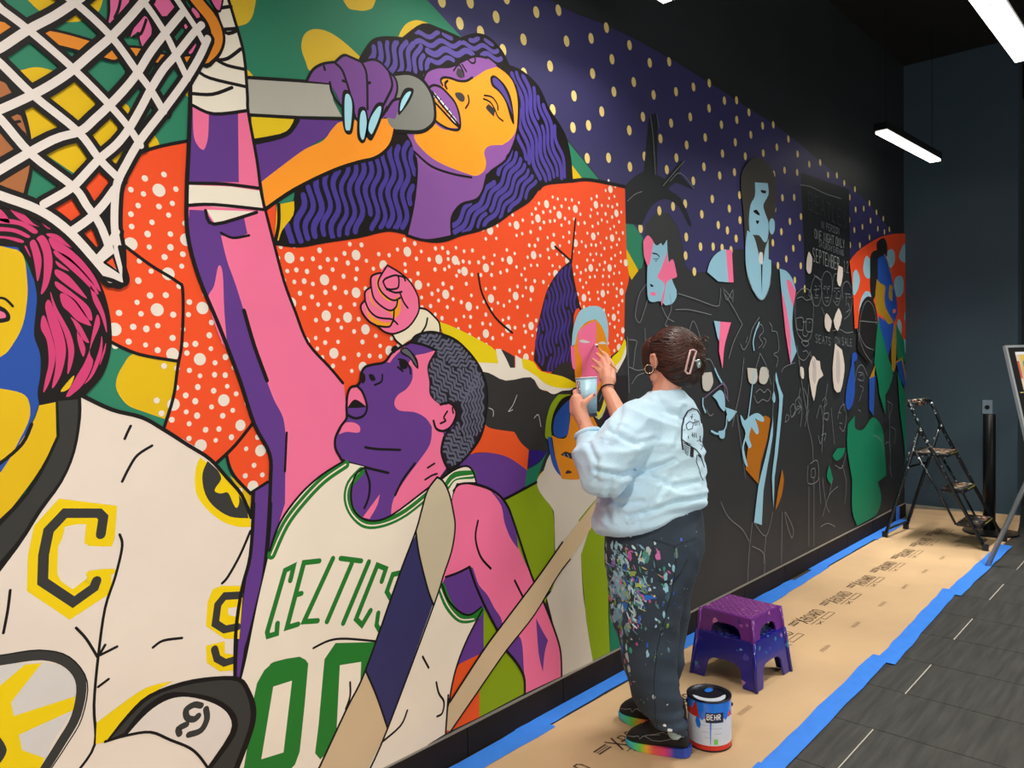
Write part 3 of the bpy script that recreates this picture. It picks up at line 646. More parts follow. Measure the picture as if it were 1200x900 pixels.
HJ.fill(YB, '254,551! 258,561 250,574 257,578 266,577 272,590 276,595 279,588 277,576 268,562', 3)
HJ.lines(YB, 31, '117,632 119,606 74,601 56,621 50,650 49,682 84,706 112,688 114,682', sm=1)
HJ.fill((232, 219, 207), '72,630! 75,617! 88,614! 102,614! 100,634! 99,640! 140,640! 140,665! 98,667! 97,680! 84,690! 70,680! 66,672! 67,640!', 1)
HJ.lines(YB, 8, '104,615 102,633 124,636', '104,672 130,669', sm=1)
HJ.lines(JD, 11, '117,626 120,606 115,601 75,601 56,621 50,650 49,681 85,705 109,688 112,680', sm=1)
HJ.fill((232, 219, 207), '96,639! 140,641! 140,666! 96,666!', 1)
HJ.fill(YB, '248,690! 258,686! 284,686! 279,748! 262,748! 240,733! 242,705!', 1); HJ.fill(YB, '240,756! 262,751! 262,765! 276,767! 274,785! 256,786! 241,776!', 1)
HJ.lines(JD, 9, '280,697 262,698 254,708 251,730 262,737 277,734', '250,760 253,771 262,776 272,773', sm=1)
HJ.fill((232, 219, 207), '266,712! 276,711! 275,722! 266,720!', 1)
HJ.lines(K, 3.2, '152,499 148,507 145,514', '177,522 160,533 150,548 142,564', '139,626 142,640 134,675 122,712 114,768 109,825 110,871 90,903', '88,735 100,748 113,769', '136,757 116,767', '122,755 115,767', '126,795 114,804', '178,758 190,750 212,747', '11,691 8,715 3,741', '292,622 280,650 266,675 259,683')
HJ.lines(K, 5, '94,463 130,480 165,489 190,503 220,522 245,538 265,560 282,580 293,606')
HJ.lines(K, 4.5, '296,590 292,650 282,690 275,740 274,797')
HJ.fill((214, 210, 208), '-40,780! 50,776 78,785 88,805 80,838 60,870 40,920! -40,920!', 3)
HJ.fill(YB, '48,776! 28,778! -5,806! -40,830! -40,905! 46,905! 51,887! 25,878! 21,860! 85,831! 87,815! 15,838! 12,822!', 1)
HJ.lines(JD, 12, '-20,775 0,773 50,767 80,777 94,800 88,838 70,870 48,905')
HJ.lines(K, 1.6, '-20,767 0,767 45,761 80,769 101,798 95,840 77,872 55,905')
HJ.fill(JD, '-5,861 7,878 -5,895')
HJ.fill(YB, '112,846! 140,825 170,805 202,797! 180,810 150,835 125,868! 111,871!', 3)
HJ.fill(K, '122,869! 148,836 173,813 212,798 250,792 280,793 292,808 299,830 295,857 275,910! 240,900! 268,858 267,838 250,824 220,818 196,820 172,835 148,862!', 3)
HJ.fill(JD, '128,865! 152,838 177,816 214,803 250,797 277,798 287,812 292,832 289,855 270,905! 246,900! 275,860 274,835 252,818 220,811 193,812 166,830 144,858!', 3)
HJ.fill((224, 214, 206), '146,862! 172,834 196,819 220,816 250,824 267,838 267,858 242,896! 236,885 225,877 205,870 192,862 175,857', 4)
HJ.lines(K, 3.4, '122,868 146,861 175,857 198,866 220,875 232,885 243,900')
HJ.lines(JD, 7.5, '234,826 226,825 217,831 218,840 226,842 231,838', '240,830 241,842 234,855 220,860', '217,848 208,853 209,859')
HJ.done()
# ---- ball, rim, hand seen through the net, and the net
Nb = Paint('painted_basketball', label='painted brown basketball behind the net')
Nb.fill(K, '-40,85! 0,88 14,100 24,120 31,140 36,165 38,192 33,220 22,240 -40,250!', 4)
Nb.fill((168, 104, 60), '-40,92! 0,96 10,106 20,122 27,142 32,166 34,190 29,216 18,234 -40,243!', 4)
Nb.lines(K, 3.5, '-10,120 24,135', '-10,150 22,143', '24,133 30,150 34,168', '14,146 28,158')
Nb.done()
Nr = Paint('painted_hoop_rim', label='painted orange hoop rim')
Nr.lines(K, 22, '-20,28 0,34 40,42 70,47 100,55 130,64'); Nr.lines(K, 17, '130,64 160,63 188,70 214,73 240,70')
Nr.lines((226, 138, 40), 15, '-20,28 0,34 40,42 70,47 100,55 130,64'); Nr.lines((226, 138, 40), 11, '130,64 160,63 188,70 214,73 240,70')
Nr.lines(K, 21, '214,-18 232,5 247,24 253,42 249,57 238,70'); Nr.lines((226, 138, 40), 14, '214,-18 232,5 247,24 253,42 249,57 238,68')
Nr.done()
Nh = Paint('painted_hand', label='painted pink fingers seen through the net')
PK2 = (222, 106, 158)
for st in ('130,-8 150,-8 149,5 141,15 132,30 126,29 128,15', '172,-8 207,-2 207,10 197,19 182,19 175,12', '168,20 174,28 176,40 168,58 163,48 161,38 152,44 158,30', '224,10 232,18 231,27 224,20', '219,60 226,50 228,56 222,64', '216,26 219,32 216,35 214,30', '244,-8 258,-8 256,12 250,8'):
    p = parse(st); cx = sum(a for a, b, c in p) / len(p); cy = sum(b for a, b, c in p) / len(p)
    Nh.blob(K, ' '.join('%.1f,%.1f' % (cx + (a - cx) * 1.35, cy + (b - cy) * 1.25) for a, b, c in p)); Nh.blob(PK2, st)
Nh.lines(K, 3, '141,-8 138,10 133,22', '170,24 164,40 155,44')
Nh.done()
Nt = Paint('painted_net', label='painted pale rope net of the hoop with thick dark outlines')
ROPES = [(9.5, '-20,-10! 0,12! 32,36 85,82 127,124 150,151 163,171'), (9.5, '55,-15 86,4 129,44 160,86 175,106 190,131'), (10, '-20,60 0,76 37,112 90,155 115,187 138,210'),
 (10, '-20,124 0,141 36,182 85,220 100,241 118,268 136,320'), (8, '150,-15 170,7 192,40 205,66 218,93'), (7, '200,-8 212,10 228,34 238,52'),
 (11, '-20,222! 0,230 45,247 80,272 112,307 128,327'), (9.5, '-20,66 0,57 32,36 62,20 86,4 107,-12'), (9.5, '-20,136 0,129 37,112 62,98 85,82 107,63 129,44 150,22 172,-4'),
 (9.5, '-20,212 0,199 60,165 92,155 110,140 127,124 145,105 160,86 175,62 192,40 212,16'), (9, '50,240 82,221 100,203 115,187 135,170 150,151 165,125 175,106 190,82 205,65 225,40 235,30'),
 (8.5, '137,330! 137,295 133,270 133,240 136,215 147,192 163,165 190,130 217,93 233,66 242,46'), (9, '82,272 103,257 119,241 133,222'), (8, '112,305 124,291 135,272')]
LAY[0] += 1
for wd, st in ROPES: Nt.lines(K, wd + (13 if wd > 9 else 10), st)
LAY[0] += 1
for wd, st in ROPES: Nt.lines((226, 217, 212), wd, st)
LAY[0] += 1
Nt.fill((226, 217, 212), '112,300! 128,325! 143,333! 138,300! 130,295!', 1)
Nt.fill((226, 80, 40), '123,308! 131,301! 135,316!', 1); Nt.lines(K, 3, '121,308 131,300 137,319 121,308', sm=1)
Nt.lines(K, 5, '119,326 130,329 143,334 148,328 144,312 139,290')
Nt.done()
# ---- right part, mostly unpainted
BL = (142, 190, 212); CH = (128, 133, 138)
X = Paint('painted_young_man', label='painted pale blue and pink face of a young man')
X.fill(BL, '764,284! 768,288 773,285 775,288 780,281! 781,300 785,325 791,340! 791,348 786,356 778,358! 772,353 762,354 757,346 757,310 760,300', 3)
X.fill(PNK, '752,283! 757,276 762,280 764,284! 760,307 757,312! 753,300', 3)
X.fill(PNK, '780,296! 781,309! 787,304 791,320! 791,325 780,330 777,345 774,359! 773,352 777,338 776,331 769,325 773,315', 3)
X.fill(PNK, '760,344 764,342 767,345 764,347'); X.fill(K, '760,333 763,334 764,336 761,336')
X.lines(K, 1.6, '763,297 768,298 771,301'); X.lines((70, 90, 100), 1, '764,303 767,304 770,303', '766,306 768,306')
X.fill(BL, '827,319! 830,308 836,299 843,294 849,292! 852,331! 840,330!', 3); X.fill(PNK, '849,293! 856,293! 858,331! 852,331!', 1)
X.fill(BL, '835,376! 843,377! 841,400! 839,395!', 1); X.fill(PNK, '842,377! 855,378! 850,395 847,408 845,432! 841,412!', 2)
X.lines(CH, .8, '756,333 748,344 744,360 743,372 748,378 753,365 757,352', '793,344 812,350 838,359 842,352 843,338', '790,363 806,363 832,369', '783,345 785,362 778,380 781,382', '774,360 780,372 788,377', '754,385 756,440', '805,392 811,376 820,398', '846,337 850,352 857,340 857,354', '848,340 856,350')
X.done()
X = Paint('painted_bearded_man', label='painted pale blue bearded man in a blank black vest')
X.fill((62, 60, 56), '867,224 867,206 872,194 880,186 890,186 900,194 907,210 908,240! 906,256! 900,300! 872,300! 870,254', 3)
X.fill(BL, '883,214! 898,215! 899,228 893,240 895,250 899,262 898,280 894,284 888,276 878,274 876,258 878,240 883,230', 3)
X.blob(BL, '903,256 906,260 906,270 903,275 900,270 900,260')
X.fill(BL, '874,270! 882,278 887,296! 888,306! 893,306! 895,292 899,280! 899,304! 902,305! 902,320 899,340 893,351 887,350 880,338 873,315 872,290', 3)
X.fill(K, '890,310! 892,310! 891,346!', 1); X.blob(K, '881,248 885,246 889,252 886,252', '884,259 888,259 886,263', '890,223 896,224 895,227 891,226', sm=3)
X.blob((206, 208, 206), '888,297 892,297 892,308 888,308')
X.fill(BL, '912,315! 920,318 927,327 931,340! 928,360 927,385 932,412! 925,427! 920,380 915,350', 3)
X.fill(PNK, '914,340! 920,362 925,395 925,427! 919,390', 2); X.fill(PNK, '920,328! 925,330 931,342! 928,360! 923,345', 3)
X.blob((184, 182, 176), '821,437! 832,436! 834,448 829,458 822,455', '874,431! 885,432! 886,444 882,450 876,447', '890,431 898,432 899,442 895,450 888,447', sm=3)
X.fill((166, 100, 24), '878,496! 895,487 901,491! 897,517 890,542 887,567! 872,550! 874,530!', 2)
X.fill(BL, '866,486 871,493! 878,487 886,484 893,489 893,494 888,493 883,490! 887,502 887,508 884,508 879,500! 876,512 879,522 876,525 872,516! 870,526 875,547! 871,543 868,525 872,508 868,497', 3)
X.lines(BL, 2.4, '875,490 878,468 882,434', '882,410 881,400 884,388 888,378'); 
X.fill(BL, '904,488! 904,510 898,545 893,575! 891,615! 882,612! 887,570 893,545 900,515', 2)
X.fill(BL, '908,436 911,450 916,463! 914,490 910,530! 906,560! 905,595! 903,560 906,532 911,480 911,462 907,445', 2)
X.fill(BL, '905,458 907,466 906,472 903,468', 2)
X.fill((166, 100, 24), '915,550! 917,562 914,582 907,598! 910,575', 2)
X.blob(BL, '833,464! 842,457 847,463 848,476 847,482 842,477 838,469', '848,477! 862,482! 858,488 852,494 850,485', '840,505! 848,504! 847,513 842,513', sm=3)
X.lines(BL, 2.6, '850,488 849,500 844,507 838,508 832,505', '822,467 822,475 825,483', '836,432 840,441 844,448')
X.lines((110, 100, 130), 1.6, '824,466 835,457 846,450 848,462 852,470', '846,448 850,456 851,466')
X.lines(CH, .8, '826,480 830,487 834,485', '822,423 830,421 836,432', '868,380 860,365 848,345', '888,372 880,385 876,400 870,410 866,403', '872,308 876,330 886,348 894,350 902,330', '870,420 866,455 856,500', '889,414 884,432', '889,414 896,428 902,450', '900,378 903,383 903,388 909,390 911,410 905,415 910,420 908,430', '914,436 918,430 930,425', '862,486 868,530 872,560', '918,495 922,492 923,488 920,486 918,495', '926,490 930,482 928,488', '934,485 937,478 933,476 931,483', '884,460 889,456 894,460 898,456 902,462 898,470 892,468 886,472 882,464', '886,385 890,380 893,388 888,395 892,402 887,408', '893,396 896,400 892,408')
X.lines(CH, .8, '880,612 876,650 874,690', '882,612 896,628 904,600', '880,640 894,650 893,680', '896,628 893,660', '843,588 852,606 868,620 876,634', '915,600 914,660', '918,600 920,612 926,630 928,620 920,602 918,600')
X.done()
X = Paint('painted_concert_poster', label='unpainted black concert poster chalked with band name and date')
for wd_, a, b, h, t, c in (('BEATLES', (946, 245), (991, 268), .115, 1.2, (66, 72, 72)), ('IN PERSON', (961, 267), (982, 275), .045, .8, CH), ('ONE NIGHT ONLY', (953, 279), (988, 291), .06, .9, (150, 155, 158)),
                           ('SATURDAY EVENING', (958, 289), (987, 300), .04, .7, CH), ('SEPTEMBER', (951, 306), (982, 317), .09, 1.0, (160, 165, 166)), ('12', (987, 318), (993, 320), .08, .9, CH),
                           ('SEATS', (954, 401), (972, 405), .055, .8, CH), ('ON', (977, 403), (983, 404), .05, .8, CH), ('SALE', (985, 404), (997, 406), .055, .8, CH)):
    dep = wallp(*a); X_ = (dep.x * .7349 + dep.y * .6772) / F
    chalk_text(X, wd_, a, b, h, t * X_, c)
X.lines(CH, 1, '936,217 948,219 965,227 984,233')
X.lines(CH, .8, '949,352 949,335 954,324 960,330 961,345 957,358 951,356 949,345', '961,340 962,325 967,318 973,325 973,345 969,358 963,355 961,340', '974,340 975,325 979,321 984,330 984,345 980,358 975,352', '986,350 986,335 991,330 996,338 997,355 994,368 988,374', '952,340 958,339', '964,336 966,336', '969,336 971,336', '967,336 968,344', '965,349 970,349', '976,338 982,338', '978,350 982,350', '988,344 995,345', '990,345 990,358', '953,349 957,349', '953,335 955,336', '958,335 959,336', '955,338 954,346 957,346', '963,338 965,339', '968,338 970,339', '976,341 977,342', '980,341 982,342', '979,343 978,349 980,350', '966,352 967,354 969,352', '978,354 980,353', '990,348 991,349', '993,348 995,349', '992,355 994,362 990,366', '949,338 946,345 950,350', '952,322 956,326 961,328', '961,360 966,372 972,380', '974,388 982,386 990,390 998,389')
X.blob((222, 212, 204), '946,295! 950,302 949,318 946,321 943,315 944,302', '981,311! 986,314! 986,323 983,336 979,329', '967,367! 973,376 970,389 965,383 965,371', '981,361! 985,371 980,388 975,376', '951,417 955,422 959,423! 960,432 963,440 958,444 955,453 952,470 948,452 946,432', '977,403! 985,410! 988,428 987,442 983,459 976,456 974,431', '936,430 940,432 940,444 936,440', sm=2)
X.blob((196, 188, 182), '952,422 954,424 955,440 953,450 950,440', '979,412 982,415 983,435 981,450 978,440')
X.done()
X = Paint('painted_green_figures', label='painted green, blue and gold unfinished figures at the far end')
GD = (172, 134, 32)
X.fill((236, 80, 40), '994,306! 1002,296 1014,287 1030,278 1048,274 1061,274! 1061,405! 1045,402! 1032,380! 1015,370! 1007,372! 1006,385! 1000,385! 998,345', 2)
X.blob((152, 198, 216), '998,320! 1002,316 1006,327 1003,341 998,345', '1014,300 1018,304! 1018,326! 1014,326 1010,318 1011,306', '1005,365 1007,352 1012,342 1018,343 1019,352 1014,356 1008,372', '1043,292 1047,297 1047,307 1042,314 1037,308 1038,296', '1057,287 1061,286! 1061,308! 1056,307 1052,300', '1047,328 1053,323 1057,328 1057,342 1052,348 1047,344', '1060,361! 1060,377! 1058,372', '1052,374 1055,380 1054,392 1050,380', '1061,397! 1061,415! 1057,410 1056,400')
X.fill((34, 33, 34), '1018,322! 1018,305 1020,296 1026,293! 1026,284 1034,279 1038,287 1038,300! 1030,310 1028,330 1022,352 1018,340', 3)
X.fill((34, 33, 34), '1003,395! 1006,362 1014,348 1022,352 1027,375 1027,405! 1015,425! 1003,410!', 3)
X.fill((36, 80, 170), '1027,303! 1036,298! 1042,320 1049,350 1050,368 1046,378! 1044,400 1038,420! 1032,400 1028,370! 1035,376! 1028,345', 3)
X.fill(GD, '1026,327! 1030,332 1036,336 1035,348 1037,362 1046,377! 1040,380 1033,371 1027,366 1024,350', 3)
X.fill(GD, '1041,334 1045,336! 1044,353! 1040,349', 3); X.lines((36, 80, 170), 1, '1042,340 1045,342'); X.fill((230, 120, 90), '1045,363 1048,362 1048,366 1045,367', 2)
X.lines(GD, 1.6, '1035,298 1040,310 1043,322')
X.fill((24, 126, 92), '1028,371! 1030,385 1034,398! 1040,422! 1044,430! 1045,440 1040,456 1036,462! 1036,485! 1029,462 1028,450! 1023,424! 1025,400', 2)
X.fill(GD, '1047,379! 1049,395 1048,430 1044,434 1043,405', 2); X.fill((24, 126, 92), '1048,378! 1058,400! 1060,424! 1050,421!', 1)
X.fill(GD, '1048,424! 1056,418! 1061,445! 1061,463! 1054,440!', 1); X.fill((36, 80, 170), '1049,425! 1055,422! 1058,436! 1061,458! 1053,444!', 2)
X.fill((24, 126, 92), '1050,435! 1055,450! 1061,463! 1061,556! 1058,520 1053,480', 1)
X.fill((24, 126, 92), '992,497! 1000,487! 1000,500 1004,504 1010,503 1017,493! 1022,489 1030,497 1034,512 1037,557! 1027,565! 1031,580 1030,592 1025,604! 1003,616! 997,598 997,562! 991,525', 3)
X.fill((24, 126, 92), '980,525! 989,525! 986,534 979,540 974,534', 2); X.fill((24, 126, 92), '970,545! 974,560 972,567 967,558', 2)
X.fill((40, 84, 180), '997,415 1001,413 1003,417 1002,422 999,424! 1000,440 1000,460! 997,475 992,481! 989,472 991,451 996,428', 2)
X.fill((40, 84, 180), '1017,442! 1024,440! 1022,487! 1017,480!', 1); X.fill(GD, '1017,444! 1024,427! 1023,441!', 1)
X.lines(CH, .8, '1005,400 1007,370 1014,353 1022,360 1026,380', '1006,376 1026,378', '1005,390 1012,405 1022,410', '1003,385 1010,410 1020,425', '1000,448 1003,432 1009,428 1015,440', '1004,436 1010,438 1010,446 1003,444', '980,490 983,478 988,474 990,488 987,505 982,500', '981,483 984,484', '982,496 985,496', '1005,470 1008,462', '1004,480 1007,482', '977,545 985,548 990,530', '974,560 970,580', '962,605 970,580 980,570', '960,617 968,613 977,617')
X.done()
X = Paint('chalk_sketch', label='thin chalk outlines of a man in glasses and other figures on black')
X.lines(CH, .9, '930,375 930,350 934,342 940,338 947,341 951,352 951,372 949,392 944,400 938,398 932,388 930,372', '932,350 938,348 943,352 949,350', '931,373 939,373 939,386 932,385 931,373', '943,374 950,375 949,388 943,387 943,374', '939,377 943,377', '940,380 939,392 943,394 945,390', '937,401 942,399 946,402 942,406 937,401', '939,412 943,411 945,414', '932,405 934,418 941,422 948,412', '934,418 938,450 943,480', '948,415 952,430', '936,455 934,470 938,480 936,500', '941,500 946,480', '955,490 960,475 963,500 960,520 957,510', '948,543 956,540 957,562 945,566 945,545', '949,550 953,549 953,558 949,559 949,550', '962,470 965,466 967,473 963,477', '964,485 969,484 968,492 964,490', '961,510 966,508 964,516', '946,450 944,490 950,520 951,540', '968,450 964,480 961,530')
X.lines(CH, .8, '760,137 763,160 766,205', '767,134 770,150', '775,218 790,200 800,189', '783,213 795,203 811,221', '733,236 742,228 750,225', '735,398 744,400 742,410 740,430 738,431', '735,430 745,434 755,432', '738,450 745,440 757,436', '733,395 735,460', '952,640 952,560', '946,640 946,570', '1036,520 1040,518 1042,530', '1040,545 1044,560', '1006,440 1009,439', '1005,446 1008,446', '1006,452 1010,455 1008,460', '1022,510 1030,515 1034,530', '1038,470 1044,475 1040,490', '1042,500 1048,505 1046,520', '1040,470 1042,555', '986,470 988,482', '960,335 962,345', '939,378 941,378', '946,378 948,378', '822,424 818,440', '868,380 858,400 852,420', '874,395 872,402', '905,440 903,500', '700,470 706,455', '958,560 960,590', '962,560 966,590 970,600', '972,478 976,520', '985,545 990,565 988,590', '940,455 945,470 942,490', '930,470 935,465 937,475 931,480 930,470', '924,478 928,473 930,484 925,488 924,478')
X.done()['kind'] = 'stuff'
# ---------------------------------------------------------------- pendants
m_alu = mat('dark_fixture_metal', (40, 40, 42), 0.4, metal=0.6)
m_em = bpy.data.materials.new('lit_diffuser'); m_em.use_nodes = True
_b = m_em.node_tree.nodes['Principled BSDF']; _b.inputs['Base Color'].default_value = (.9, .9, .85, 1)
_b.inputs['Emission Color'].default_value = (1.0, 0.96, 0.88, 1); _b.inputs['Emission Strength'].default_value = 5.0
def pendant(p, q, wd, label, power=PENDANT_POWER, spread=125):
    p, q = Vector(p), Vector(q); mid = (p + q) / 2
    t = empty('pendant_light', mid, label, 'lamp', 'linear pendant lamps under the ceiling')
    d = (q - p).normalized(); s = Vector((-d.y, d.x, 0)); L_ = (q - p).length
    bm = bmesh.new(); bar(bm, p + Vector((0, 0, .035)), q + Vector((0, 0, .035)), wd, .05); obj('housing', bm, m_alu, t)
    for k in (-1, 1):
        bm = bmesh.new(); bar(bm, p + s * k * wd * .25 + d * .015, q + s * k * wd * .25 - d * .015, wd * .40, .014); obj('diffuser', bm, m_em, t)
    for e in (p + d * .1, q - d * .1):
        bm = bmesh.new(); tube(bm, [e + Vector((0, 0, .05)), Vector((e.x, e.y, 4.0))], .0022, 5); obj('wire', bm, m_alu, t)
    l = bpy.data.lights.new('pendant_lamp', 'AREA'); l.shape = 'RECTANGLE'; l.size = L_; l.size_y = wd; l.energy = power; l.color = (1.0, .94, .85); l.spread = math.radians(spread)
    o = bpy.data.objects.new('pendant_lamp', l); C.objects.link(o); o.location = mid - Vector((0, 0, .02)); o.rotation_euler = (0, 0, math.atan2(d.y, d.x))
    return t
ZL = 3.0
pendant((5.667, 1.731, ZL), (6.896, 1.688, ZL), .085, 'linear pendant lamp hanging nearest the dark end wall', 12, 60)
pendant((3.6, .755, ZL), (4.84, .752, ZL), .12, 'bright linear pendant lamp at the top right corner, closest to the camera', 44, 150)
pendant((1.68, 1.70, ZL), (2.925, 1.715, ZL), .10, 'linear pendant lamp just above the frame over the mural', 12)
pendant((-0.3, .755, ZL), (0.93, .755, ZL), .13, 'added unseen linear pendant lamp above and behind the photographer', 50, 150)  # extra fixture out of view, added to light the left of the mural
pendant((0.9, -1.2, ZL), (2.1, -1.2, ZL), .13, 'added unseen linear pendant lamp far to the right of the photographer')  # another unseen fixture, put in for more overall light
pendant((4.6, -.9, ZL), (5.85, -.9, ZL), .13, 'added unseen linear pendant lamp over the dark floor right of the frame', 70, 150)  # added out of view to brighten the right side and end wall
bm = bmesh.new()
tube(bm, [at(1012, -10, 6.6), at(1020, 8, 6.6), at(1035, 24, 6.6), at(1052, 29, 6.6), at(1072, 25, 6.6), at(1095, 32, 6.6)], .006, 6)
tag(obj('ceiling_cable', bm, mat('grey_cable', (70, 72, 74), .6)), 'thin grey cable drooping below the black ceiling', 'cable')

# ---------------------------------------------------------------- floor paper and tape
m_pap = mat('brown_floor_paper', (204, 172, 132), 0.75, var=0.09, scale=2.2, bump=.2, bscale=5)
bm = bmesh.new(); xs = [-1.5 + i * .1 for i in range(89)]; rows = []
prof = [(x, 0) for x in xs if x < 7.22] + [(7.26, .006), (7.31, .03), (7.35, .07), (7.375, .125)]
for x, z in prof:
    rows.append([bm.verts.new((x, 1.2 + j * .1 + (.012 * math.sin(x * 2.3) if j == 0 else 0) if j < 8 else 1.985, .0022 + z * (1 - .04 * j) + (.0009 * noise.noise(Vector((x * 3, j * .7, 0))) + .0009))) for j in range(9)])
for a, b in zip(rows, rows[1:]):
    for j in range(8): bm.faces.new((a[j], b[j], b[j + 1], a[j + 1]))
ptop = bmesh.ops.extrude_face_region(bm, geom=bm.faces[:]); bmesh.ops.translate(bm, verts=[v for v in ptop['geom'] if isinstance(v, bmesh.types.BMVert)], vec=(0, 0, -.0015))
pap = tag(obj('floor_paper', bm, m_pap, smooth=False), 'long strip of brown protective paper on the floor along the mural', 'paper')
m_ink = mat('black_print', (84, 66, 50), 0.8, var=.25, scale=60); m_ink2 = mat('faded_print', (150, 122, 92), 0.8)
def flat_strokes(bm, sts, o, ux, uy, w, z):
    for st in sts:
        P_ = [o + ux * a + uy * b for a, b in st]
        for a, b in zip(P_, P_[1:]):
            d = (b - a); 
            if d.length < 1e-5: continue
            d.normalize(); n = Vector((-d.y, d.x, 0)) * w / 2; a2 = a - d * w * .4; b2 = b + d * w * .4
            bm.faces.new([bm.verts.new(Vector((v.x, v.y, z))) for v in (a2 + n, a2 - n, b2 - n, b2 + n)])
ux, uy = Vector((1, 0, 0)), Vector((0, 1, 0))
for k in range(12):
    xx = 1.93 + .445 * k
    if 2.9 < xx < 3.3: continue
    bm = bmesh.new(); o = Vector((xx, 1.655, 0)); z = .0047
    g, tot = glyphs('BOARD'); flat_strokes(bm, [[(a / tot * .20 + .06, b * .066) for a, b in st] for st in g], o, ux, uy, .0062, z)
    flat_strokes(bm, [[(0, .0), (.04, .08)], [(0, .08), (.04, .0)], [(.046, .035), (.053, .035)]], o, ux, uy, .009, z)
    flat_strokes(bm, [[(.0, -.02), (.12, -.02)], [(.13, -.02), (.27, -.02), (.27, -.05), (.13, -.05), (.13, -.02)], [(.02, -.04), (.09, -.055)], [(.03, -.06), (.09, -.035)]], o, ux, uy, .004, z)
    for r_ in (.005, .0175, .03): flat_strokes(bm, [[(-.085, r_ + .04), (-.015, r_ + .04)]], o, ux, uy, .009 if r_ != .0175 else .004, z)
    obj('printed_mark', bm, m_ink, pap)
    bm = bmesh.new(); o = Vector((xx + .1, 1.44, 0))
    flat_strokes(bm, [[(i * .016, 0), (i * .016 + .004, .02)] for i in range(7)], o, ux, uy, .004, z)
    obj('printed_mark', bm, m_ink2, pap)
m_tape = mat('blue_painters_tape', (58, 134, 238), 0.55, var=.06, scale=12, bump=.2, bscale=40)
def tape(p, q, wd, label, z=.0052, n=10, seed=0):
    p, q = Vector(p), Vector(q); d = (q - p); s = Vector((-d.y, d.x, 0)).normalized(); bm = bmesh.new(); R_ = random.Random(seed); rows = []
    for i in range(n + 1):
        c = p + d * i / n; j1 = R_.uniform(-.004, .004); j2 = R_.uniform(-.004, .004)
        rows.append([bm.verts.new((c.x + s.x * (k * wd / 2 + j), c.y + s.y * (k * wd / 2 + j), zz)) for k, j, zz in ((-1, j1, z), (1, j2, z), (1, j2, z - .0006), (-1, j1, z - .0006))])
    for a, b in zip(rows, rows[1:]):
        for k in range(4): bm.faces.new((a[k], a[(k + 1) % 4], b[(k + 1) % 4], b[k]))
    bm.faces.new(rows[0]); bm.faces.new(rows[-1][::-1])
    return tag(obj('tape_strip', bm, m_tape), label, 'tape', 'blue tape strips holding the floor paper')
tape((.4, 1.19, 0), (2.62, 1.187, 0), .083, 'blue tape strip on the outer paper edge running out at the photo bottom', .0052, 16, 1)
tape((2.45, 1.172, 0), (3.93, 1.205, 0), .083, 'blue tape strip on the outer paper edge beside the paint can and stools', .0060, 14, 2)
tape((3.86, 1.166, 0), (5.3, 1.215, 0), .085, 'blue tape strip on the outer paper edge in the middle of the walkway', .0066, 14, 3)
tape((5.2, 1.185, 0), (6.75, 1.178, 0), .09, 'blue tape strip on the outer paper edge ending at the easel and ladder', .0072, 14, 4)
tape((.8, 2.0, 0), (2.35, 2.015, 0), .1, 'blue tape strip along the skirting at the bottom edge of the frame', .0052, 14, 5)
tape((2.22, 2.03, 0), (3.05, 2.035, 0), .075, 'blue tape strip along the skirting under the green stripe, left of the legs', .0060, 10, 6)
tape((2.95, 2.02, 0), (4.0, 2.03, 0), .075, 'blue tape strip along the skirting behind the step stools', .0052, 10, 7)
tape((3.9, 2.03, 0), (4.9, 2.02, 0), .08, 'blue tape strip along the skirting just beyond the step stools', .0060, 10, 8)
tape((4.35, 1.985, 0), (5.35, 2.01, 0), .07, 'blue tape strip stuck askew and overlapping midway along the skirting', .0066, 10, 9)
tape((5.2, 2.03, 0), (6.4, 2.035, 0), .075, 'blue tape strip along the skirting under the green figure', .0060, 10, 10)
tape((6.35, 2.02, 0), (7.25, 2.02, 0), .09, 'blue tape strip along the skirting behind the ladder feet', .0066, 10, 11)
bm = bmesh.new(); box(bm, 7.15, 7.235, 2.062, 2.0665, .005, .13)
tag(obj('tape_strip', bm, m_tape), 'short blue tape piece stuck upright in the far corner', 'tape', 'blue tape strips holding the floor paper')

